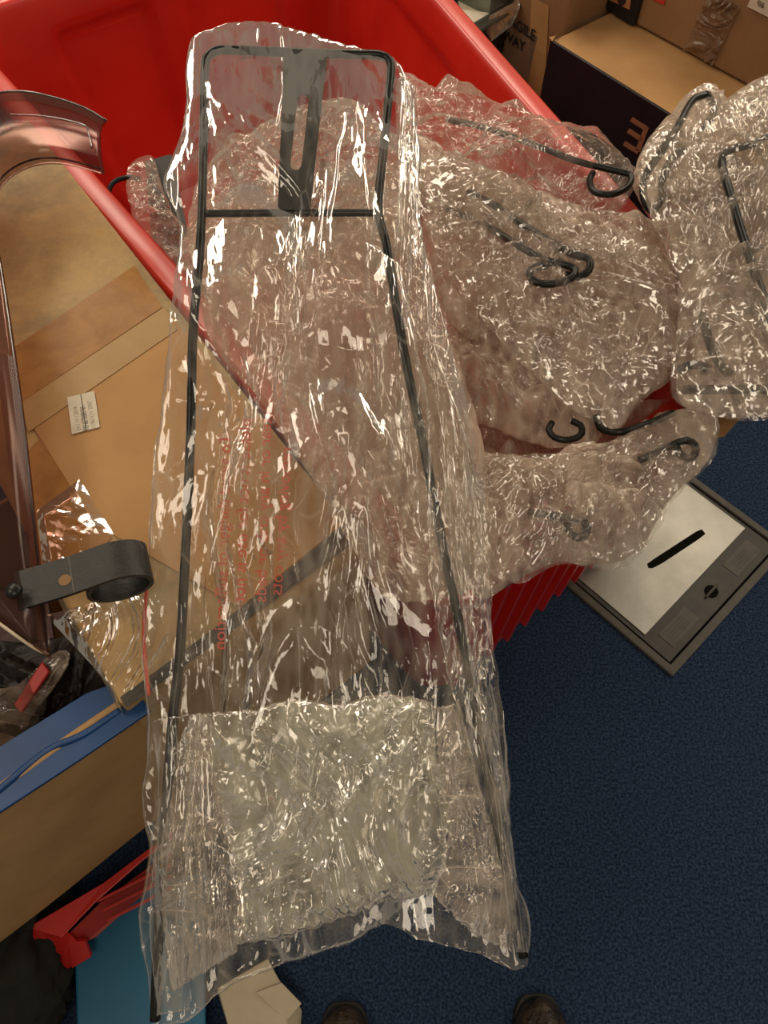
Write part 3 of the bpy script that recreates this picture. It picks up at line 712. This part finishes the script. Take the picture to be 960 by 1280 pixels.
# rim flange
ringframe('tote_rim', [p[:2] for p in trect(-.022, 0)], [p[:2] for p in trect(.010, 0)], .412, .420, M['tote'], tt)
poly('hanging_film_corner', [P(612, 20, .43), P(648, 0, .43), P(650, 10, .42), P(640, 32, .39), P(614, 52, .37), P(608, 40, .39)], .001, M['film_thin'], tt, 'clear film corner hanging down', 0)
pp = empty('paper_stack', tuple(P(595, 22, .36)), 'white papers lying in the clear grey tote', 'paper')
poly('paper_sheet', [P(578, 14, .36), P(614, 18, .36), P(598, 34, .36), P(576, 30, .36)], .004, M['paper'], pp, None, 0)
poly('paper_sheet', [P(570, -5, .352), P(640, 0, .352), P(610, 32, .352), P(580, 30, .352)], .005, M['cream'], pp, None, 0)

# carton under the right-hand bag
tag(slab('brown_board', [P(*q_, .575) for q_ in ((878, 552), (905, 546), (935, 512), (990, 440), (930, 400), (860, 490))], .005, M['kraft_brown'], None, .001), 'small brown board corner sticking out under the right-hand bag', 'board')

# ================================================================ SMOKED SHIELD (left)
sh = empty('smoked_wind_shield', tuple(P(20, 500, .73)), 'curved smoked transparent plastic shield lying over the taped box', 'shield')
inn = [(127, 211), (73, 198), (33, 202), (0, 225), (-14, 270), (0, 330), (25, 500), (45, 680), (60, 818)]
outn = [(133, 151), (88, 128), (0, 116), (-120, 170), (-190, 300), (-190, 480), (-140, 640), (-60, 735), (40, 806)]
zs = np.interp(np.linspace(0, 1, 160), [0, .3, .6, 1], [.75, .74, .725, .71])
ci, co_ = catmull(inn, 160), catmull(outn, 160)
rows = []
for i in range(160):
    row = []
    for b in np.linspace(0, 1, 30):
        px = ci[i] * (1 - b) + co_[i] * b
        p = P(px[0], px[1], zs[i])
        p[2] += .018 * math.sin(math.pi * b) - .010 * (1 - sstep(0, .12, b))
        row.append(p)
    rows.append(row)
A = np.array(rows)
body = put('shield_panel', grid_mesh('shield_panel', [A]), M['smoke'], sh)
sol = body.modifiers.new('thick', 'SOLIDIFY'); sol.thickness = .003
E1 = [P(*ci[i], zs[i] - .009) for i in range(0, 160, 4)] + [P(*ci[-1], zs[-1] - .009)]
tube('edge_bead', E1, .0016, M['smoke_edge'], sh, n=160, sides=6)
tube('edge_bead', [P(*co_[i], zs[i] + .001) for i in range(0, 160, 4)] + [P(*co_[-1], zs[-1])], .0022, M['smoke_edge'], sh, n=160, sides=6)
tube('edge_bead', [P(60, 818, .705), P(40, 808, .715), P(0, 780, .725), P(-60, 735, .71)], .0018, M['cream'], sh, n=30, sides=6)
# darker band near the top edge and raised rectangle
rows = []
for i in range(0, 60):
    row = []
    for b in np.linspace(.72, .99, 8):
        px = ci[i] * (1 - b) + co_[i] * b; p = P(px[0], px[1], zs[i]); p[2] += .018 * math.sin(math.pi * b) + .0015; row.append(p)
    rows.append(row)
put('top_flange', grid_mesh('top_flange', [np.array(rows)]), M['smoke'], sh)
tube('moulded_ridge', [P(10, 143, .768), P(60, 146, .768), P(104, 156, .766), P(110, 165, .766), P(115, 185, .764)], .0013, M['smoke'], sh, n=50, sides=6)
# flange along the straight right edge of the lower arm
rows = []
for i in range(78, 160):
    row = []
    for b in np.linspace(0, .12, 6):
        px = ci[i] * (1 - b) + co_[i] * b; p = P(px[0], px[1], zs[i]); p[2] += -.004 + .0; row.append(p)
    rows.append(row)
put('side_flange', grid_mesh('side_flange', [np.array(rows)]), M['smoke'], sh)
# rivet
rp = P(17, 738, .737); bm = bmesh.new(); bmesh.ops.create_uvsphere(bm, u_segments=24, v_segments=12, radius=.0095, matrix=Matrix.Translation(rp.tolist()) @ Matrix.Diagonal((1, 1, .6, 1)))
put('rivet', bm_mesh('rivet', bm, True), M['wire'], sh)['label'] = 'round black dome rivet'
# rubber P-clip
cl0 = P(44, 733, .722); cl1 = P(102, 716, .722); xd = (cl1 - cl0); Ls = np.linalg.norm(xd); xd /= Ls; ax = np.cross(xd, [0, 0, 1.0]); ax /= np.linalg.norm(ax)
if ax[1] > 0: ax = -ax
R_ = .031; path = [(0, 0), (Ls * .5, 0), (Ls, .000)]
th = np.linspace(math.pi * .56, -math.pi * 1.30, 40)
cxp, czp = Ls + .034, .012 - R_
path = [(-.02, 0), (.0, 0), (Ls * .35, 0), (Ls * .8, .001)] + [(cxp + R_ * 1.12 * math.cos(t), czp + R_ * .8 * math.sin(t)) for t in th]
pc = catmull(np.array(path), 90)
tn = np.gradient(pc, axis=0); tn /= np.linalg.norm(tn, axis=1)[:, None]; nrm2 = np.stack([-tn[:, 1], tn[:, 0]], 1)
W2, T2 = .0235, .0024
rows = []
for i in range(90):
    o0 = pc[i] + nrm2[i] * T2; o1 = pc[i] - nrm2[i] * T2; pt = lambda q_, s_: cl0 + xd * q_[0] + np.array([0, 0, 1]) * q_[1] + ax * s_
    rows.append([pt(o0, -W2), pt(o0, 0), pt(o0, W2), pt(o1, W2), pt(o1, 0), pt(o1, -W2)])
clip = put('clip_strap', grid_mesh('clip_strap', [np.array(rows)], closed_u=True), M['rubber'], sh); clip['label'] = 'black rubber strap with loop end'
clip.data.polygons.foreach_set('use_smooth', [False] * len(clip.data.polygons))
hp = P(81, 725, .7255); bm = bmesh.new(); bmesh.ops.create_cone(bm, cap_ends=True, segments=20, radius1=.0068, radius2=.0068, depth=.001, matrix=Matrix.Translation((hp[0], hp[1], .7252)))
put('screw_hole', bm_mesh('screw_hole', bm), M['kraft_dark'], clip)
cr = cl0 + xd * (Ls * .80) + np.array([0, 0, .0035])
tube('crease_line', [cr - ax * W2, cr, cr + ax * W2], .0006, M['strap'], clip, n=12, sides=5)

# ================================================================ MAIN WIRE STAND IN ITS LONG BAG
Z0, KY = .54, .36
def W(px, py, off=0): 
    p = PP(px, py, Z0, KY); p = p.copy(); n = np.array([0, -KY, 1]) / math.hypot(1, KY); return p + n * off
st = empty('wire_sign_stand', tuple(W(370, 660)), 'long black wire stand with slotted strap across its top inside the clear bag', 'wire stand')
leftleg = [(370, 66), (300, 63), (272, 63), (259, 72), (256, 90), (254, 200), (250, 310), (241, 420), (238, 550), (226, 800), (216, 900), (201, 1100), (194, 1275)]
rightleg = [(370, 66), (440, 68), (474, 69), (487, 77), (488, 98), (479, 190), (473, 262), (484, 312), (505, 440), (530, 560), (553, 680), (576, 790), (602, 930), (632, 1080), (654, 1196)]
tube('leg', [W(*q_) for q_ in leftleg], .0058, M['wire'], st, sides=12)
tube('leg', [W(*q_) for q_ in rightleg], .0058, M['wire'], st, sides=12)
lower = [(236, 560), (224, 800), (205, 1010), (196, 1180), (203, 1278)]
tube('cross_bar', [W(256, 267), (W(365, 266)), W(474, 266)], .0048, M['wire'], st, sides=12)
# slotted strap
def bridge(outer, hole, th, name, parent, mat):
    bm = bmesh.new(); T = np.array([0, -KY, 1]) / math.hypot(1, KY) * th
    o_t = [bm.verts.new((p + T).tolist()) for p in outer]; o_b = [bm.verts.new(p.tolist()) for p in outer]
    h_t = [bm.verts.new((p + T).tolist()) for p in hole]; h_b = [bm.verts.new(p.tolist()) for p in hole]
    n = len(outer)
    for i in range(n):
        j = (i + 1) % n
        bm.faces.new((o_t[i], o_t[j], h_t[j], h_t[i])); bm.faces.new((o_b[i], o_b[j], h_b[j], h_b[i]))
        bm.faces.new((o_t[i], o_t[j], o_b[j], o_b[i])); bm.faces.new((h_t[i], h_t[j], h_b[j], h_b[i]))
    return put(name, bm_mesh(name, bm), mat, parent)
def lerp(a, b, t): return np.array(a, float) * (1 - t) + np.array(b, float) * t
TLs, TRs, BLs, BRs = (356, 66), (410, 68), (348, 266), (388, 266)
outer, hole = [], []
n8 = 32
for k in range(n8):
    a = 2 * math.pi * k / n8; cx_, sy_ = math.cos(a), math.sin(a)
    m_ = max(abs(cx_), abs(sy_)); uu, vv_ = (cx_ / m_ + 1) / 2, (sy_ / m_ + 1) / 2
    outer.append(W(*(lerp(lerp(TLs, TRs, uu), lerp(BLs, BRs, uu), vv_)), .004))
    # slot: capsule
    top, bot = np.array([379.5, 128.]), np.array([370.5, 210.])
    cc_ = top if sy_ < 0 else bot
    if abs(sy_) < .25: cc_ = lerp(top, bot, (sy_ / .25 + 1) / 2); hpx = cc_ + np.array([7.2 * np.sign(cx_), 0])
    else: hpx = cc_ + np.array([7.2 * cx_ / max(.02, 1) * 1.03, 6.5 * (sy_ - .25 * np.sign(sy_)) / .75])
    hole.append(W(*hpx, .004))
bridge(outer, hole, .003, 'slotted_strap', st, M['steelplate'])

# long clear bag (two sheets, Coons patch between its four edges)
Lf = [(262, 42), (240, 48), (232, 92), (231, 150), (211, 205), (204, 232), (226, 290), (216, 360), (210, 430), (197, 540), (187, 650), (178, 800), (184, 900), (177, 1000), (186, 1070), (174, 1150), (186, 1240), (192, 1284)]
Rt = [(500, 80), (512, 110), (520, 150), (527, 200), (521, 240), (528, 300), (534, 370), (551, 450), (576, 520), (600, 620), (612, 700), (616, 800), (628, 880), (636, 960), (640, 1080), (663, 1150), (659, 1208)]
Tp = [(262, 42), (300, 29), (345, 30), (400, 46), (450, 60), (480, 66), (500, 80)]
Bt = [(192, 1284), (235, 1275), (280, 1238), (340, 1210), (400, 1192), (450, 1172), (482, 1156), (520, 1172), (570, 1185), (615, 1200), (640, 1213), (659, 1208)]
def coons(Lp, Rp, Tpp, Bpp, nu, nv, seed=0, jit=2.0):
    l, r, t, b = catmull(Lp, nv), catmull(Rp, nv), catmull(Tpp, nu), catmull(Bpp, nu)
    rs = np.random.RandomState(seed)
    def wob(c, n):
        s = np.linspace(0, 1, n); e = np.sin(math.pi * s) ** .3
        c = c.copy(); c[:, 0] += e * jit * sum(np.sin(s * k + rs.uniform(0, 6)) / 3 for k in (31, 57, 93, 151)); c[:, 1] += e * jit * sum(np.sin(s * k + rs.uniform(0, 6)) / 3 for k in (29, 61, 97)); return c
    l, r, t, b = wob(l, nv), wob(r, nv), wob(t, nu), wob(b, nu)
    Ug, Vg = np.meshgrid(np.linspace(0, 1, nu), np.linspace(0, 1, nv)); U, V_ = Ug[..., None], Vg[..., None]
    S = (1 - U) * l[:, None] + U * r[:, None] + (1 - V_) * t[None] + V_ * b[None] - ((1 - U) * (1 - V_) * t[0] + U * (1 - V_) * t[-1] + (1 - U) * V_ * b[0] + U * V_ * b[-1])
    return S, Ug, Vg
nrmW = np.array([0, -KY, 1]) / math.hypot(1, KY)
def bag_sheets(Lp, Rp, Tpp, Bpp, nu, nv, seed, thick, amp, fx=1.0, fy=1.0, f0=7, levels=(1, -1), off=0.0, jit=2.0, n=10, fade=1.0, decay=1.0):
    S, Ug, Vg = coons(Lp, Rp, Tpp, Bpp, nu, nv, seed, jit)
    base = np.empty((*S.shape[:2], 3))
    dx = (S[..., 0] - 480) / F; dy = -(S[..., 1] - 640) / F
    D = np.stack([dx, math.sin(TILT) + dy * math.cos(TILT), -math.cos(TILT) + dy * math.sin(TILT)], -1)
    t = (Z0 + off - CAM_H) / (D[..., 2] - KY * D[..., 1]); base = C0 + D * t[..., None]
    e = np.clip(4 * Ug * (1 - Ug), 0, 1) ** .4 * np.clip(10 * Vg * (1 - Vg), 0, 1) ** .4
    sh_ = []
    for i, l in enumerate(levels):
        h = crumple(base[..., 0] * fx, base[..., 1] * fy, seed * 5 + i * 17, f0, n, wgt=amp, decay=decay) * (fade + (1 - fade) * np.clip(Vg * 3, 0, 1))
        d = thick * l * e + h * (e * .85 + .15)
        T = base + nrmW * d[..., None]
        T[..., 0] += crumple(base[..., 0] * fx + 5, base[..., 1] * fy, seed + 33 + i, f0 * 1.4, 5, wgt=amp * .5) * e
        sh_.append(T)
    return sh_
sheets = bag_sheets(Lf, Rt, Tp, Bt, 240, 560, 3, .012, .30, fx=1.7, fy=.6, f0=5, n=8, fade=.4, decay=.84)
mb = put('long_clear_bag', grid_mesh('long_clear_bag', sheets), M['film_main'])
tag(mb, 'long clear polythene bag around the black wire stand, red warning print on it', 'plastic bag')
# heat-sealed side pleats: long folded strips along both legs
def pleat(pl, pr, seed, label=None):
    S_ = bag_sheets(pl, pr, [pl[0], pr[0]], [pl[-1], pr[-1]], 40, 360, seed, .006, .17, fx=3.4, fy=.30, f0=9, levels=(1,), off=.014, jit=1.0)
    return put('side_pleat', grid_mesh('side_pleat', S_), M['film_main'], mb)
pleat([(500, 90), (498, 240), (497, 340), (540, 480), (560, 640), (590, 840), (618, 1000), (640, 1190)], [(520, 110), (528, 280), (560, 420), (600, 560), (612, 700), (618, 860), (640, 1040), (660, 1190)], 42)
pleat([(190, 900), (196, 1000), (186, 1150), (196, 1270)], [(262, 890), (272, 1000), (262, 1130), (252, 1260)], 43)
pleat([(455, 300), (470, 480), (520, 640), (555, 820), (600, 1000), (640, 1190)], [(500, 330), (535, 500), (570, 660), (590, 820), (625, 1000), (652, 1190)], 44)
# mirrored red warning print on the back sheet
for s_, x0, y0, x1, y1 in (('To avoid danger of suffocation', 287, 540, 280, 800), ('please is not for use is not', 312, 520, 303, 790), ('tear or in any crib or beds', 338, 520, 330, 780), ('removing by any cots', 364, 556, 348, 780)):
    o0, o1 = W(x0, y0, -.010), W(x1, y1, -.010); lf = W(x0 - 20, y0, -.010) - o0
    text_mesh('warning_print', s_, .021, o0, o1 - o0, lf, M['redink'], mb, mirror=True, ext=.0002, lift=0)
tube('seam_line', [W(183, 735, .0), W(180, 800, 0), W(186, 870, 0)], .0022, M['redink'], mb, n=30, sides=6, flat=.2)

# folded wad inside the lower end
Lw = [(258, 892), (262, 960), (285, 1050), (300, 1120), (296, 1180)]
Rw = [(545, 884), (545, 940), (560, 1010), (556, 1080), (540, 1118)]
Tw = [(258, 892), (320, 886), (372, 872), (420, 880), (470, 868), (520, 872), (545, 884)]
Bw = [(296, 1180), (350, 1172), (420, 1150), (480, 1128), (540, 1118)]
S_ = bag_sheets(Lw, Rw, Tw, Bw, 230, 230, 8, .022, .42, f0=8, levels=(1, .2, -.8), off=.0, jit=3, n=7)
wad = put('folded_bag_bundle', grid_mesh('folded_bag_bundle', S_), M['film_wad']); tag(wad, 'wad of folded milky polythene inside the lower end of the long bag', 'plastic bag')
S_ = bag_sheets([(238, 895), (212, 960), (200, 1100), (215, 1240)], [(262, 892), (285, 1000), (300, 1120), (296, 1190)], [(238, 895), (262, 892)], [(215, 1240), (296, 1190)], 90, 260, 9, .010, .3, fx=2.5, fy=.4, f0=8, levels=(1, -.5), jit=2)
put('folded_edge', grid_mesh('folded_edge', S_), M['film_thin'], wad)
S_ = bag_sheets([(545, 884), (548, 960), (560, 1050), (540, 1118)], [(575, 880), (605, 1000), (635, 1110), (640, 1190)], [(545, 884), (575, 880)], [(540, 1118), (590, 1165), (640, 1190)], 90, 240, 19, .010, .3, fx=2, fy=.5, f0=8, levels=(1, -.5), jit=2)
put('folded_edge', grid_mesh('folded_edge', S_), M['film_thin'], wad)

# ================================================================ PILE OF BAGGED WIRE FRAMES IN THE BIN
def wires(name, label, paths, rad=.0055, loc=None, group=None):
    ps = [[PP(x, y, z + .03, 0) for x, y, z in pa] for pa in paths]
    e = empty(name, tuple(ps[0][len(ps[0]) // 2]), label, 'wire stand', group)
    for pa in ps: tube('wire', pa, rad, M['wire'], e, sides=10)
    return e
GW = 'bagged wire frames in the red bin'
wires('bent_wire_stand', 'single bent black wire ending in a loop at the right rim of the red bin', [[(560, 150, .60), (600, 158, .62), (660, 178, .64), (720, 201, .65), (772, 214, .65), (788, 219, .65), (785, 233, .65), (764, 243, .65), (742, 239, .645), (737, 226, .64), (741, 216, .64)]], group=GW)
wires('bent_wire_stand', 'pair of black wires ending in two loops in the middle of the pile', [
    [(585, 240, 0.658), (620, 258, 0.668), (665, 288, 0.688), (712, 316, 0.698), (735, 323, 0.698), (736, 338, 0.693), (722, 346, 0.688), (706, 343, 0.688)],
    [(560, 262, 0.658), (600, 278, 0.668), (640, 302, 0.688), (680, 324, 0.698), (715, 334, 0.698), (716, 346, 0.698), (697, 354, 0.693), (672, 354, 0.688), (662, 344, 0.688), (668, 334, 0.688), (690, 332, 0.698)]], group=GW)
wires('bent_wire_stand', 'small black squared wire hook below the milky bags', [[(690, 528, 0.625), (686, 538, 0.625), (694, 547, 0.625), (710, 550, 0.625), (726, 544, 0.625), (726, 532, 0.625), (714, 526, 0.625)]], rad=.0045, group=GW)
wires('bent_wire_stand', 'dark wire end lying across the near right corner of the red bin', [[(745, 520, 0.635), (752, 536, 0.635), (775, 540, 0.645), (810, 530, 0.645), (842, 516, 0.640)]], rad=.005, group=GW)
wires('bent_wire_stand', 'two short dark wire loops inside the bag hanging over the near rim', [
    [(845, 556, 0.655), (850, 568, 0.655), (862, 573, 0.655), (870, 564, 0.655), (866, 554, 0.655), (852, 552, 0.655), (800, 575, 0.655)],
    [(708, 654, 0.655), (714, 668, 0.655), (727, 672, 0.655), (734, 662, 0.655), (728, 650, 0.655), (712, 648, 0.655), (660, 640, 0.645)]], rad=.0050, group=GW)
GB = 'crumpled clear bags piled in the red bin'
# deep fill
pillow('plastic_bag', [(230, 300), (330, 220), (480, 200), (640, 220), (770, 300), (850, 420), (800, 520), (660, 640), (560, 720), (470, 700), (400, 600), (320, 500), (255, 410)], (540, 430), .40, .06, M['film_mid'], 21, 'broad milky bag deepest in the red bin under all others', amp=.8, layers=1, nr=80, nt=300, group=GB)
pillow('plastic_bag', [(246, 300), (350, 270), (470, 262), (525, 300), (560, 420), (600, 540), (610, 700), (560, 745), (480, 745), (432, 668), (372, 570), (325, 500), (262, 420)], (440, 480), Z0_ - .045, .022, M['film_mid'], 22, 'long milky bag showing through the long clear bag beside the taped box', ky=.36, under=.2, amp=.9, layers=1, group=GB)
pillow('plastic_bag', [(240, 250), (262, 205), (300, 175), (340, 150), (385, 130), (440, 125), (480, 160), (520, 190), (520, 270), (470, 340), (380, 335), (290, 345), (240, 320)], (380, 250), .64, .030, M['film_thin'], 23, 'crinkled clear bag bunched behind the slotted strap of the stand', amp=1.1, layers=1, group=GB)
pillow('plastic_bag', [(498, 96), (545, 112), (620, 128), (690, 152), (750, 172), (786, 202), (796, 228), (775, 262), (720, 288), (640, 300), (560, 290), (505, 220)], (640, 210), .615, .045, M['film_thin'], 24, 'smooth clear bag around the single wire at the right rim', amp=.8, layers=0, group=GB)
pillow('plastic_bag', [(505, 170), (560, 195), (640, 235), (740, 265), (815, 290), (850, 360), (862, 440), (800, 505), (765, 540), (710, 500), (630, 440), (560, 400), (525, 300)], (690, 370), .61, .055, M['film_pile'], 25, 'dense milky bag in the middle of the pile with two wire loops', amp=1.2, layers=1, group=GB)
pillow('plastic_bag', [(545, 420), (600, 400), (680, 400), (700, 470), (750, 530), (742, 552), (700, 560), (640, 545), (570, 510), (552, 470)], (640, 470), .585, .04, M['film_pile'], 26, 'milky bag bulging above the small squared hook', amp=1.0, layers=1, nr=80, nt=320, group=GB)
pillow('plastic_bag', [(520, 480), (600, 500), (700, 520), (830, 500), (850, 520), (760, 570), (640, 600), (560, 600)], (660, 545), .54, .03, M['film_mid'], 27, 'flat pinkish bag between the hook and the near rim', amp=.8, layers=0, nr=80, nt=300, group=GB)
pillow('plastic_bag', [(560, 590), (600, 566), (680, 572), (740, 566), (790, 540), (840, 514), (880, 512), (897, 530), (886, 575), (840, 622), (805, 680), (760, 708), (700, 702), (650, 722), (600, 745), (570, 680)], (720, 630), .605, .050, M['film_pile'], 28, 'crinkled bag draped over the near rim above the floor outlet', amp=1.2, layers=1, group=GB)
# dark bagged object at left inside the bin
dko = empty('black_bracket', tuple(P(185, 240, .40)), 'black plate and bent hook half wrapped in film in the bin corner', 'bracket')
poly('plate', [P(182, 205, .40), P(215, 196, .40), P(235, 290, .38), P(225, 360, .36), P(190, 300, .36)], .008, M['black'], dko)
tube('hook', [P(175, 224, .42), P(158, 222, .42), P(142, 228, .42), P(136, 240, .41), P(140, 250, .40), P(150, 262, .38)], .0055, M['wire'], dko)
pillow('plastic_bag', [(162, 208), (190, 196), (205, 240), (225, 280), (250, 320), (270, 400), (215, 330), (180, 290), (160, 250)], (200, 265), .42, .02, M['film_thin'], 30, 'small clear bag around the black bracket in the bin corner', amp=.9, layers=0, nr=60, nt=240, group=GB)

# ================================================================ RIGHT-HAND BAG OF FRAMES
wires('bent_wire_stand', 'thick black wire frame inside the right-hand bag', [
    [(884, 118, 0.708), (866, 126, 0.708), (846, 160, 0.708), (822, 196, 0.698), (806, 222, 0.688), (805, 248, 0.678), (814, 262, 0.668), (826, 250, 0.668), (828, 226, 0.678), (838, 200, 0.688), (856, 186, 0.698)],
    [(884, 118, 0.708), (893, 136, 0.698), (880, 160, 0.688)],
    [(918, 186, 0.728), (906, 192, 0.728), (903, 208, 0.728), (912, 240, 0.728), (930, 300, 0.718), (950, 360, 0.708), (975, 430, 0.698)],
    [(918, 186, 0.718), (940, 180, 0.718), (990, 160, 0.718)],
    [(878, 392, 0.685), (886, 425, 0.685), (898, 452, 0.685), (912, 468, 0.685)],
    [(855, 487, 0.665), (900, 487, 0.665), (960, 487, 0.665), (1010, 487, 0.665)],
    [(850, 462, 0.675), (868, 456, 0.675), (888, 462, 0.675)]], rad=.0062)
pillow('plastic_bag', [(792, 225), (806, 180), (840, 140), (868, 112), (888, 106), (896, 128), (930, 112), (975, 95), (1060, 120), (1090, 300), (1060, 480), (1000, 520), (930, 520), (860, 505), (845, 470), (850, 420), (850, 350), (830, 280), (806, 262)], (930, 320), .63, .06, M['film_pile'], 33, 'big crinkled bag of black wire frames at the right edge', amp=1.1, layers=1)
pillow('plastic_bag', [(840, 480), (900, 468), (980, 462), (1040, 480), (1040, 518), (960, 522), (900, 518), (850, 505)], (940, 494), .585, .016, M['film_thin'], 34, 'flat clear bag edge below the right-hand wire frames', amp=.6, layers=0, nr=50, nt=240)
# outer film of the two bags that show their wires most clearly
pillow('plastic_bag', [(520, 200), (600, 205), (700, 262), (780, 290), (835, 330), (858, 430), (800, 500), (765, 535), (700, 500), (640, 440), (580, 370), (535, 290)], (690, 360), .675, .018, M['film_cover'], 45, 'thin outermost clear film over the two wire loops in the middle', amp=.8, layers=0, under=-.6, nr=90, nt=300, group=GB)
pillow('plastic_bag', [(798, 225), (810, 178), (845, 136), (872, 108), (892, 104), (900, 126), (935, 106), (980, 92), (1060, 120), (1090, 300), (1060, 480), (1000, 518), (930, 524), (856, 510), (838, 480), (846, 420), (845, 350), (815, 270)], (930, 320), .705, .018, M['film_cover'], 46, 'loose clear outer film over the wire frames at the right edge', amp=.8, layers=0, under=-.6, nr=90, nt=320)
pillow('plastic_bag', [(580, 590), (640, 570), (740, 562), (800, 535), (850, 512), (885, 510), (900, 530), (888, 578), (840, 628), (808, 686), (762, 712), (700, 706), (645, 728), (600, 700)], (735, 625), .655, .016, M['film_cover'], 47, 'clear film skin stretched over the bag on the near rim', amp=.8, layers=0, under=-.6, nr=70, nt=260, group=GB)
